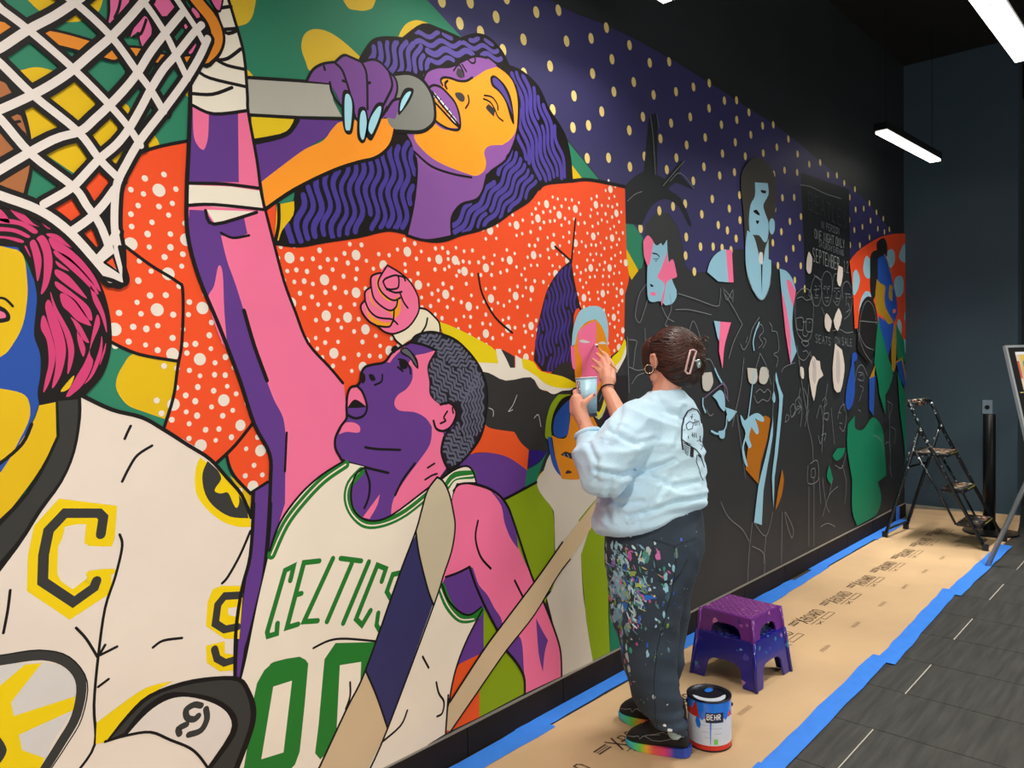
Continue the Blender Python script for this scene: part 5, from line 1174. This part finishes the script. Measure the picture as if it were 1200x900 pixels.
# printed drawing on the back, laid onto the cloth
def decal(name, sts, rad, m, sc, ox, oy, bv=None, par=None):
    bm = bmesh.new()
    for st in sts:
        P_ = [(ox + float(a.split(',')[0]) / sc, oy + float(a.split(',')[1]) / sc) for a in st.split()]; out = []
        for (a, b), (c, d) in zip(P_, P_[1:]):
            n = max(2, int(math.hypot(c - a, d - b) / 1.5))
            for i in range(n):
                h = hit(bv or bvh, a + (c - a) * i / n, b + (d - b) * i / n, .0005)
                if h is not None: out.append(h)
        h = hit(bv or bvh, *P_[-1], .0005)
        if h is not None: out.append(h)
        out = [p for i, p in enumerate(out) if i == 0 or (p - out[i - 1]).length > 1e-4]
        if len(out) > 1 and all((p - q).length < .05 for p, q in zip(out, out[1:])): tube(bm, out, rad, 5, flat=.6)
    return obj(name, bm, m, par or sw)
m_pr = mat('black_fabric_print', (40, 38, 46), .8)
decal('back_print', ['128,560 120,480 122,390 138,320 165,270 200,248 235,258 258,300 268,360', '122,480 150,505 190,535 230,560 262,600 290,690'], .0036, m_pr, 6.43, 780, 440)
decal('back_print', ['160,400 155,370 180,345 210,360 200,400 170,410 160,400', '205,355 250,345', '220,330 222,380', '235,335 235,378', '248,340 252,375', '200,290 195,330', '185,310 205,312', '200,430 202,465', '215,432 215,468', '228,435 230,470', '196,448 212,450', '170,455 172,478', '235,495 255,485 270,500', '258,455 260,500', '262,520 280,535 265,560', '142,410 144,414', '215,290 218,294', '235,600 230,650 250,700 262,750 280,790', '130,490 190,520', '128,505 185,535', '128,520 180,550', '130,535 178,565', '135,550 175,580', '140,565 172,592', '145,580 170,605'], .0018, m_pr, 6.43, 780, 440)
decal('back_print', ['190,535 185,612', '198,540 195,618', '206,545 204,615', '242,595 262,612', '244,603 264,618'], .0032, m_pr, 6.43, 780, 440)
# jeans
bm = bmesh.new()
loft(bm, [(709, 821, 596, 2.89, .1), (708, 824, 612, 2.89, .1), (707, 826, 630, 2.88, .05), (707, 826, 645, 2.88), (709, 822, 660, 2.88), (712, 815, 680, 2.87), (716, 808, 696, 2.87)], .85, 32)
loft(bm, [(713, 806, 680, 2.84), (714, 800, 700, 2.84), (716, 796, 720, 2.83), (722, 794, 740, 2.83), (728, 792, 762, 2.82), (733, 791, 785, 2.82), (739, 794, 804, 2.82), (745, 799, 824, 2.825), (752, 803, 838, 2.83, -.30), (757, 804, 848, 2.83, -.46)], 1.0, 26)
loft(bm, [(725, 812, 680, 2.96), (732, 808, 705, 2.98), (738, 805, 735, 3.0), (742, 801, 770, 3.01), (746, 797, 798, 3.02), (750, 793, 818, 3.03), (752, 790, 828, 3.03)], 1.0, 24)
me = remesh(bm, .0085, 5, .5)
NRM = [v.normal.copy() for v in me.vertices]
for v, n_ in zip(me.vertices, NRM):
    p = v.co.copy(); q = Vector((p.x * 5, p.y * 5, p.z * 9 + p.x * 4)); amp = .007 if p.z < .55 else .004
    low = max(0, 1 - abs(p.z - .14) / .12)
    v.co = p + n_ * (amp * (1 - abs(noise.noise(q)) * 2.4) + .006 * low * math.sin(p.z * 150 + p.x * 20))
me.update()
m_jn = mat('washed_black_denim', (44, 57, 70), .85, var=.3, scale=7, bump=.3, bscale=300)
pc = at(735, 690, 2.80)
for cols, sc_, dn_, sd in (([(150, 200, 215), (90, 130, 140), (60, 90, 110), (180, 190, 190)], 45, .95, 1), ([(120, 160, 60), (60, 160, 130), (40, 90, 190), (190, 90, 150), (200, 210, 215), (80, 100, 110)], 62, .85, 9), ([(170, 210, 225), (120, 150, 170), (40, 110, 190)], 30, .62, 4)):
    splatter(m_jn, cols, sc_, dn_, zone=[(0, pc.x, .10, .22), (1, pc.y, .10, .22), (2, pc.z, .20, .22)], seed=sd, stretch=(1, 1, .55))
splatter(m_jn, [(190, 205, 210), (90, 110, 120), (110, 130, 60)], 55, .22, seed=12)
jn = link('jeans', me, m_jn, painter)
bvj = BVHTree.FromPolygons([v.co for v in me.vertices], [p.vertices for p in me.polygons])
m_st = mat('denim_seam', (26, 34, 42), .8)
decal('seam', ['790,640 792,660 788,690 780,720 770,760 766,800 768,840 772,862', '764,632 790,640 816,630', '770,680 785,684 797,672'], .0018, m_st, 1, 0, 0, bvj, jn)
decal('pocket_edge', ['765,640 768,662 774,680 790,683 797,672 806,655', '708,640 716,660 730,668 738,660'], .0016, m_st, 1, 0, 0, bvj, jn)
def splat(cx_, cy_, rx, ry, col, sd):
    R_ = random.Random(sd); bm = bmesh.new(); c = hit(bvj, cx_, cy_, .0012); vs = []
    for i in range(14):
        a = 2 * PI * i / 14; f_ = R_.uniform(.65, 1.25); h = hit(bvj, cx_ + rx * f_ * math.cos(a), cy_ + ry * f_ * math.sin(a), .0012)
        if h is not None: vs.append(bm.verts.new(h))
    if c is None or len(vs) < 6: bm.free(); return
    cv = bm.verts.new(c)
    for i in range(len(vs)): bm.faces.new((cv, vs[i], vs[(i + 1) % len(vs)]))
    obj('paint_splat', bm, mat('splat_%d_%d_%d' % col, col, .5), jn)
for a in ((771, 651, 3.2, 6, (206, 110, 170), 1), (760, 700, 8, 3.2, (30, 104, 206), 2), (722, 683, 7, 13, (138, 180, 196), 3), (733, 697, 5, 8, (120, 168, 196), 4), (757, 652, 4, 7, (70, 140, 120), 5), (792, 649, 2, 7, (100, 130, 120), 6), (741, 672, 5, 4, (150, 170, 80), 7), (716, 700, 3, 5, (200, 110, 150), 8), (745, 707, 6, 3, (50, 130, 110), 9), (724, 720, 6, 7, (110, 150, 168), 10), (785, 856, 3, 3, (225, 230, 232), 11), (779, 850, 2, 2, (225, 230, 232), 12), (728, 655, 4, 7, (160, 200, 214), 13), (738, 651, 3, 6, (190, 90, 160), 14), (753, 686, 8, 3, (170, 190, 70), 15), (719, 660, 3, 5, (140, 120, 190), 16), (798, 632, 1.6, 2.2, (70, 90, 210), 17), (735, 735, 4, 5, (120, 150, 160), 18)): splat(*a)
bm = bmesh.new(); R_ = random.Random(21); cs = [(160, 205, 220), (120, 170, 190), (190, 214, 220), (150, 170, 70), (60, 150, 120), (50, 90, 190), (196, 100, 160), (90, 130, 140), (210, 190, 120)]
mts = [mat('splat_%d_%d_%d' % c, c, .5) for c in cs]; mi = []
for k in range(210):
    a = R_.uniform(0, 2 * PI); rr_ = R_.random() ** .6; cx_ = 733 + 25 * rr_ * math.cos(a) + (0 if k % 4 else R_.uniform(0, 40)); cy_ = 690 + 52 * rr_ * math.sin(a)
    an = R_.uniform(.4, 1.9); ln = R_.uniform(1.2, 6); wd_ = R_.uniform(.5, 1.5); pr = []
    for i in range(8):
        b = 2 * PI * i / 8; u_ = math.cos(b) * ln * R_.uniform(.7, 1.1); v_ = math.sin(b) * wd_ * R_.uniform(.6, 1.3)
        h = hit(bvj, cx_ + u_ * math.cos(an) - v_ * math.sin(an), cy_ + u_ * math.sin(an) + v_ * math.cos(an), .0010 + .000006 * k)
        if h is not None: pr.append(h)
    if len(pr) < 8 or (pr[0] - pr[4]).length > .06: continue
    f = bm.faces.new([bm.verts.new(p) for p in pr]); f.material_index = R_.choice([0, 0, 0, 1, 1, 2, 2, 3, 4, 5, 6, 7, 7, 8])
o = obj('paint_splats', bm, mts, jn); o['kind'] = 'stuff'
# hair, twisted up into a clip
m_hair = mat('brown_hair', (48, 25, 18), .5, var=.5, scale=5, stretch=(1, 1, .3), bump=.5, bscale=120)
bk = -hf
bm = bmesh.new()
for s_ in (-1, 1): sphere(bm, hp(s_ * .045, .03, .045), .052, 3); sphere(bm, hp(s_ * .052, .045, .0), .036, 3); sphere(bm, hp(s_ * .052, .052, -.035), .026, 2)
sphere(bm, hp(0, -.022, .03), 1, 3, (.090, .108, .098), Rh)
sphere(bm, hp(0, -.06, -.01), 1, 3, (.084, .078, .09), Rh)
sphere(bm, hp(.01, -.088, .0), 1, 3, (.06, .052, .085), Rh)
sphere(bm, hp(.01, -.095, .045), .043, 3); sphere(bm, hp(0, -.09, -.055), .045, 2)
chain(bm, [hp(-.066, .045, .045), hp(-.068, .05, .0), hp(-.06, .052, -.04)], [.03, .024, .016]); chain(bm, [hp(.066, .045, .045), hp(.068, .05, .0), hp(.06, .052, -.04)], [.03, .024, .016])
me = remesh(bm, .005, 4, .5)
hair = link('hair', me, m_hair, painter)
bvh_h = BVHTree.FromPolygons([v.co for v in me.vertices], [p.vertices for p in me.polygons])
bm = bmesh.new(); R_ = random.Random(8); clip = hp(-.01, -.118, .03)
for k in range(230):
    a = R_.uniform(-2.5, 2.5); s0 = hp(.10 * math.sin(a), .045 - .02 * abs(a), .03 + .11 * math.cos(a) * .9); e0 = clip + hr * R_.uniform(-.03, .03) + hu * R_.uniform(-.05, .05)
    pts = []
    for i in range(9):
        u_ = i / 8; p = s0.lerp(e0, u_); p += (p - hp(0, -.02, .01)).normalized() * .04 * math.sin(PI * u_)
        q = bvh_h.find_nearest(p)
        if q[0] is not None: pts.append(q[0] + q[1] * (.0005 + .002 * math.sin(PI * u_)))
    if len(pts) > 4: tube(bm, pts, [.0012 + .002 * math.sin(PI * i / (len(pts) - 1)) for i in range(len(pts))], 5)
for k in range(26):       # loose ends over the clip
    p = hp(R_.uniform(-.03, .04), -.115 - R_.uniform(0, .02), .05 + R_.uniform(0, .04)); d = (bk * R_.uniform(.3, 1) + hu * R_.uniform(-.5, .9) + hr * R_.uniform(-.6, .6)).normalized()
    tube(bm, [p, p + d * .015, p + d * .025 - hu * .008, p + d * .032 - hu * .02], [.0018, .0014, .001, .0005], 4)
st_ = obj('strands', bm, mat('hair_strand', (62, 33, 22), .45, var=.6, scale=9), hair, smooth=True); st_['kind'] = 'stuff'
m_clip = mat('pink_clip_plastic', (226, 186, 186), .2, coat=.6)
bm = bmesh.new(); tube(bm, [at(809, 410.5, 2.765), at(812.5, 410, 2.765), at(815.8, 411.5, 2.765), at(812, 425, 2.755), at(808.5, 438, 2.765), at(805.5, 437.5, 2.765), at(803, 435, 2.765), at(806, 423, 2.755)], .0038, 8, closed=True)
cl = obj('hair_clip', bm, m_clip, painter, smooth=True)
bm = bmesh.new(); tube(bm, [at(812, 421, 2.758), at(816, 423, 2.76), at(820, 422, 2.765)], .004, 8)
sphere(bm, at(819, 426, 2.77), 1, 2, (.012, .008, .017)); obj('clip_hinge', bm, mat('clip_chrome', (190, 215, 210), .15, metal=.7), cl, smooth=True)
bm = bmesh.new(); ec = at(760.5, 432.5, 2.855); tube(bm, [ec + RL * .0155 * math.cos(t_) + UP * .0165 * math.sin(t_) for t_ in [2 * PI * i / 24 for i in range(24)]], .0015, 6, closed=True); obj('earring', bm, mat('gold_hoop', (220, 190, 160), .2, metal=.8), painter, smooth=True)
bm = bmesh.new(); a_ = (at(711, 440, 3.29) - at(714, 470, 3.22)).normalized(); f1, f2_ = frame_of(a_); cW = at(713, 455, 3.262)
tube(bm, [cW + (f1 * math.cos(t_) + f2_ * math.sin(t_)) * .030 for t_ in [2 * PI * i / 22 for i in range(22)]], .0032, 6, closed=True); obj('wrist_band', bm, mat('dark_band', (40, 18, 26), .7), painter, smooth=True)
# shoes
m_up = mat('black_knit_shoe', (14, 18, 22), .7, bump=.3, bscale=200); m_lace = mat('black_lace', (10, 10, 12), .8); m_pip = mat('grey_piping', (140, 146, 150), .5)
m_sole = bpy.data.materials.new('rainbow_sole'); m_sole.use_nodes = True
_nt = m_sole.node_tree; _tc = _nt.nodes.new('ShaderNodeTexCoord'); _s = _nt.nodes.new('ShaderNodeSeparateXYZ'); _r = _nt.nodes.new('ShaderNodeValToRGB'); _mr = _nt.nodes.new('ShaderNodeMapRange')
_nt.links.new(_tc.outputs['Object'], _s.inputs[0]); _nt.links.new(_s.outputs['Y'], _mr.inputs[0]); _mr.inputs[1].default_value = -.15; _mr.inputs[2].default_value = .15; _nt.links.new(_mr.outputs[0], _r.inputs[0]); _nt.links.new(_r.outputs[0], _nt.nodes['Principled BSDF'].inputs['Base Color'])
cols = [(0, (36, 72, 178)), (.22, (44, 80, 190)), (.36, (236, 70, 130)), (.52, (240, 96, 90)), (.62, (246, 180, 60)), (.72, (120, 222, 80)), (.84, (70, 214, 190)), (1, (70, 170, 240))]
while len(_r.color_ramp.elements) < len(cols): _r.color_ramp.elements.new(.5)
for i, (p, c_) in enumerate(cols): _r.color_ramp.elements[i].position = p; _r.color_ramp.elements[i].color = rgb(c_) + (1,)
def shoe(heel, toe, label, side):
    d = (toe - heel); L_ = d.length; d.normalize(); c = (heel + toe) / 2; rz = math.atan2(d.y, d.x) - PI / 2
    k = L_ / .29
    def W(t): return (.034 + .014 * math.sin(min(1, t * 1.6) * PI * .5)) if t < .62 else .048 * math.sqrt(max(0, 1 - ((t - .62) / .385) ** 2.2)) + .002
    ts = [0, .02, .06, .12, .2, .3, .4, .5, .6, .7, .8, .88, .94, .98, 1]
    top = {0: .07, .02: .10, .06: .115, .12: .122, .2: .122, .3: .125, .4: .128, .5: .116, .6: .099, .7: .084, .8: .076, .88: .070, .94: .060, .98: .048, 1: .036}
    top = {q: v * (1.28 if .35 < q < .85 else 1.15) for q, v in top.items()}
    bm = bmesh.new(); rings = []
    for t_ in ts:
        w_ = W(t_) if t_ > .02 else (.018 if t_ == 0 else .028); h0 = .02; h1 = top[t_]; rg = []
        for i in range(16):
            a = 2 * PI * i / 16; z = (h0 + h1) / 2 + (h1 - h0) / 2 * math.copysign(abs(math.sin(a)) ** .8, math.sin(a)); sh = 1 - .22 * max(0, math.sin(a)) ** 2
            rg.append(bm.verts.new((w_ * sh * math.copysign(abs(math.cos(a)) ** .65, math.cos(a)), (t_ - .5) * .28, z)))
        rings.append(rg)
    for a, b in zip(rings, rings[1:]):
        for i in range(16): bm.faces.new((a[i], a[(i + 1) % 16], b[(i + 1) % 16], b[i]))
    bm.faces.new(rings[0]); bm.faces.new(rings[-1][::-1])
    me_ = bpy.data.meshes.new('shoe'); bmesh.ops.recalc_face_normals(bm, faces=bm.faces[:]); bm.to_mesh(me_); bm.free()
    for p in me_.polygons: p.use_smooth = True
    o = bpy.data.objects.new('shoe', me_); me_.materials.append(m_up); C.objects.link(o)
    md = o.modifiers.new('s', 'SUBSURF'); md.levels = 1; md.render_levels = 1
    o.location = (c.x, c.y, .0045); o.rotation_euler = (0, 0, rz); o.scale = (k, k, k); o.parent = painter; o.matrix_parent_inverse = world_of(painter).inverted()
    o['label'] = label
    bvu = BVHTree.FromPolygons([v.co for v in me_.vertices], [p.vertices for p in me_.polygons])
    def on_side(s_, t_, z_):
        h = bvu.ray_cast(Vector((s_ * .2, (t_ - .5) * .28, z_)), Vector((-s_, 0, 0)))
        return h[0] + Vector((s_ * .0004, 0, 0)) if h[0] else Vector((s_ * W(t_), (t_ - .5) * .28, z_))
    def on_top(x_, t_, up=.002):
        h = bvu.ray_cast(Vector((x_, (t_ - .5) * .28, .3)), Vector((0, 0, -1)))
        return h[0] + Vector((0, 0, up)) if h[0] else Vector((x_, (t_ - .5) * .28, .1))
    def sub(name, bm, m, smooth=True):
        m2 = bpy.data.meshes.new(name); bmesh.ops.recalc_face_normals(bm, faces=bm.faces[:]); bm.to_mesh(m2); bm.free()
        for p in m2.polygons: p.use_smooth = smooth
        q = bpy.data.objects.new(name, m2); m2.materials.append(m); C.objects.link(q); q.parent = o; return q
    bm = bmesh.new(); lo = []; hi = []
    path = [(W(t_) + .004, t_) for t_ in ts[2:]] ; outl = [(.022, -.012), ] + path + [(-w_, t_) for w_, t_ in path[::-1]] + [(-.022, -.012)]
    for x, t_ in outl:
        z0 = .012 * max(0, (t_ - .75) / .25) ** 1.5 + .006 * max(0, (.12 - t_) / .12); z1 = .028 + .018 * max(0, 1 - t_ / .55)
        lo.append(bm.verts.new((x * .94, (t_ - .5) * .285, z0))); hi.append(bm.verts.new((x, (t_ - .5) * .285, max(z1, z0 + .018))))
    n = len(outl)
    for i in range(n): bm.faces.new((lo[i], lo[(i + 1) % n], hi[(i + 1) % n], hi[i]))
    bm.faces.new(lo[::-1]); bm.faces.new(hi); sub('sole', bm, m_sole, False)
    bm = bmesh.new()
    for i in range(6):
        t_ = .42 + .055 * i; w_ = .026 - .0015 * i
        tube(bm, [on_top(w_ * q, t_ + .02 * (1 - abs(q)), .002) for q in (-1, -.5, 0, .5, 1)], .0032, 6)
    for s_ in (-1, 1): tube(bm, [on_top(0, .44, .004), on_top(s_ * .012, .46, .016), on_top(s_ * .026, .52, .010), on_top(s_ * .018, .55, .004), on_top(0, .47, .005)], .0026, 6)
    sub('laces', bm, m_lace)
    bm = bmesh.new()
    for s_ in (-1, 1):
        tube(bm, [on_side(s_, t_, z_) for t_, z_ in ((.95, .05), (.85, .058), (.77, .068), (.74, .056), (.70, .070), (.62, .080), (.52, .086), (.42, .092))], .0014, 5)
        tube(bm, [on_side(s_, t_, z_) for t_, z_ in ((.66, .074), (.55, .060), (.42, .062), (.28, .076), (.15, .094), (.06, .095))], .0014, 5)
        tube(bm, [on_side(s_, t_, z_) for t_, z_ in ((.62, .080), (.5, .09), (.38, .104), (.3, .096), (.2, .080))], .0014, 5)
    sub('piping', bm, m_pip)
    bm = bmesh.new(); tube(bm, [(.036 * math.cos(a), (.21 - .5) * .28 + .046 * math.sin(a), .128 + .010 * math.sin(a)) for a in [2 * PI * i / 20 for i in range(20)]], .009, 8, closed=True); sub('ankle_collar', bm, m_up)
    return o
h1, t1 = floorp(812, 893), floorp(735, 878)
off_ = Vector((FW.x, FW.y, 0)).normalized() * .036; h1 += off_; t1 += off_
shoe(h1, t1, 'black left sneaker with rainbow sole, nearer the camera', -1)
dd = (t1 - h1).normalized(); t2 = floorp(727, 846) + off_; h2 = t2 - (dd * .6 + Vector((0, .4, 0))).normalized() * .29
shoe(h2, t2, 'black right sneaker with rainbow sole, nearer the wall', 1)
bm = bmesh.new(); chain(bm, [at(788, 848, 2.84), at(791, 858, 2.835)], .027); obj('sock', bm, mat('pale_sock', (170, 200, 205), .9), painter, smooth=True)
# paintbrush
tip = wallp(696.2, 403.5) + Vector((0, -.008, 0)); but = at(723, 434, 3.26)
br = empty('paintbrush', tip, 'thin wooden paintbrush with white-loaded bristles held against the painted face', 'paintbrush')
bm = bmesh.new(); d = but - tip; tube(bm, [tip + d * .12, tip + d * .3, tip + d * .8, but], [.0034, .0052, .0045, .0025], 10); obj('handle', bm, mat('wood_handle', (214, 164, 100), .4), br, smooth=True)
bm = bmesh.new(); tube(bm, [tip + d * .07, tip + d * .125], [.0052, .0042], 10); obj('ferrule', bm, mat('ferrule_metal', (70, 74, 90), .3, metal=.6), br, smooth=True)
bm = bmesh.new(); tube(bm, [tip, tip + d * .03, tip + d * .075], [.0035, .0075, .0052], 10); obj('bristles', bm, mat('loaded_bristles', (226, 224, 230), .6), br, smooth=True)
# paper cup
t = empty('paper_cup', CT, 'used pale blue drink cup holding paint in the left hand', 'cup')
q_ = ax.to_track_quat('Z', 'Y').to_matrix().to_4x4(); MQ = Matrix.Translation(CT) @ q_; Lc = (CB - CT).length
m_cup = mat('pale_blue_cup', (160, 200, 218), .35, var=.12, scale=14)
bm = bmesh.new(); lathe(bm, [(cr0 - .002, .002), (cr0, 0), (cr0 + (cr1 - cr0), Lc), (cr1 - .002, Lc - .002), (cr0 - .004, .012)], 32, MQ, cap=False); obj('cup_wall', bm, m_cup, t, smooth=True)
bm = bmesh.new(); lathe(bm, [(.001, .03), (cr0 - .009, .03)], 24, MQ, cap=False); obj('paint_surface', bm, mat('cup_paint', (170, 205, 220), .3), t)
bm = bmesh.new(); tube(bm, [MQ @ Vector((cr0 * math.cos(a), cr0 * math.sin(a), 0)) for a in [2 * PI * i / 28 for i in range(28)]], .0022, 6, closed=True); obj('rim', bm, mat('cup_rim', (214, 222, 230), .3), t, smooth=True)
bm = bmesh.new(); lathe(bm, [(cr1 + .001, Lc - .012), (cr1 + .0015, Lc + .001), (.001, Lc + .001)], 28, MQ, cap=False); obj('cup_base', bm, mat('cup_base_dark', (50, 56, 74), .5), t)
bm = bmesh.new(); g, tot = glyphs('DUNKIN')
for st in g:       # lettering runs up the side of the cup
    tube(bm, [cupring(.10 + a / tot * .70, -1.18 + b * .36, .0012) for a, b in st], .0022, 5)
obj('lettering', bm, mat('cup_letter_brown', (168, 82, 64), .5), t)
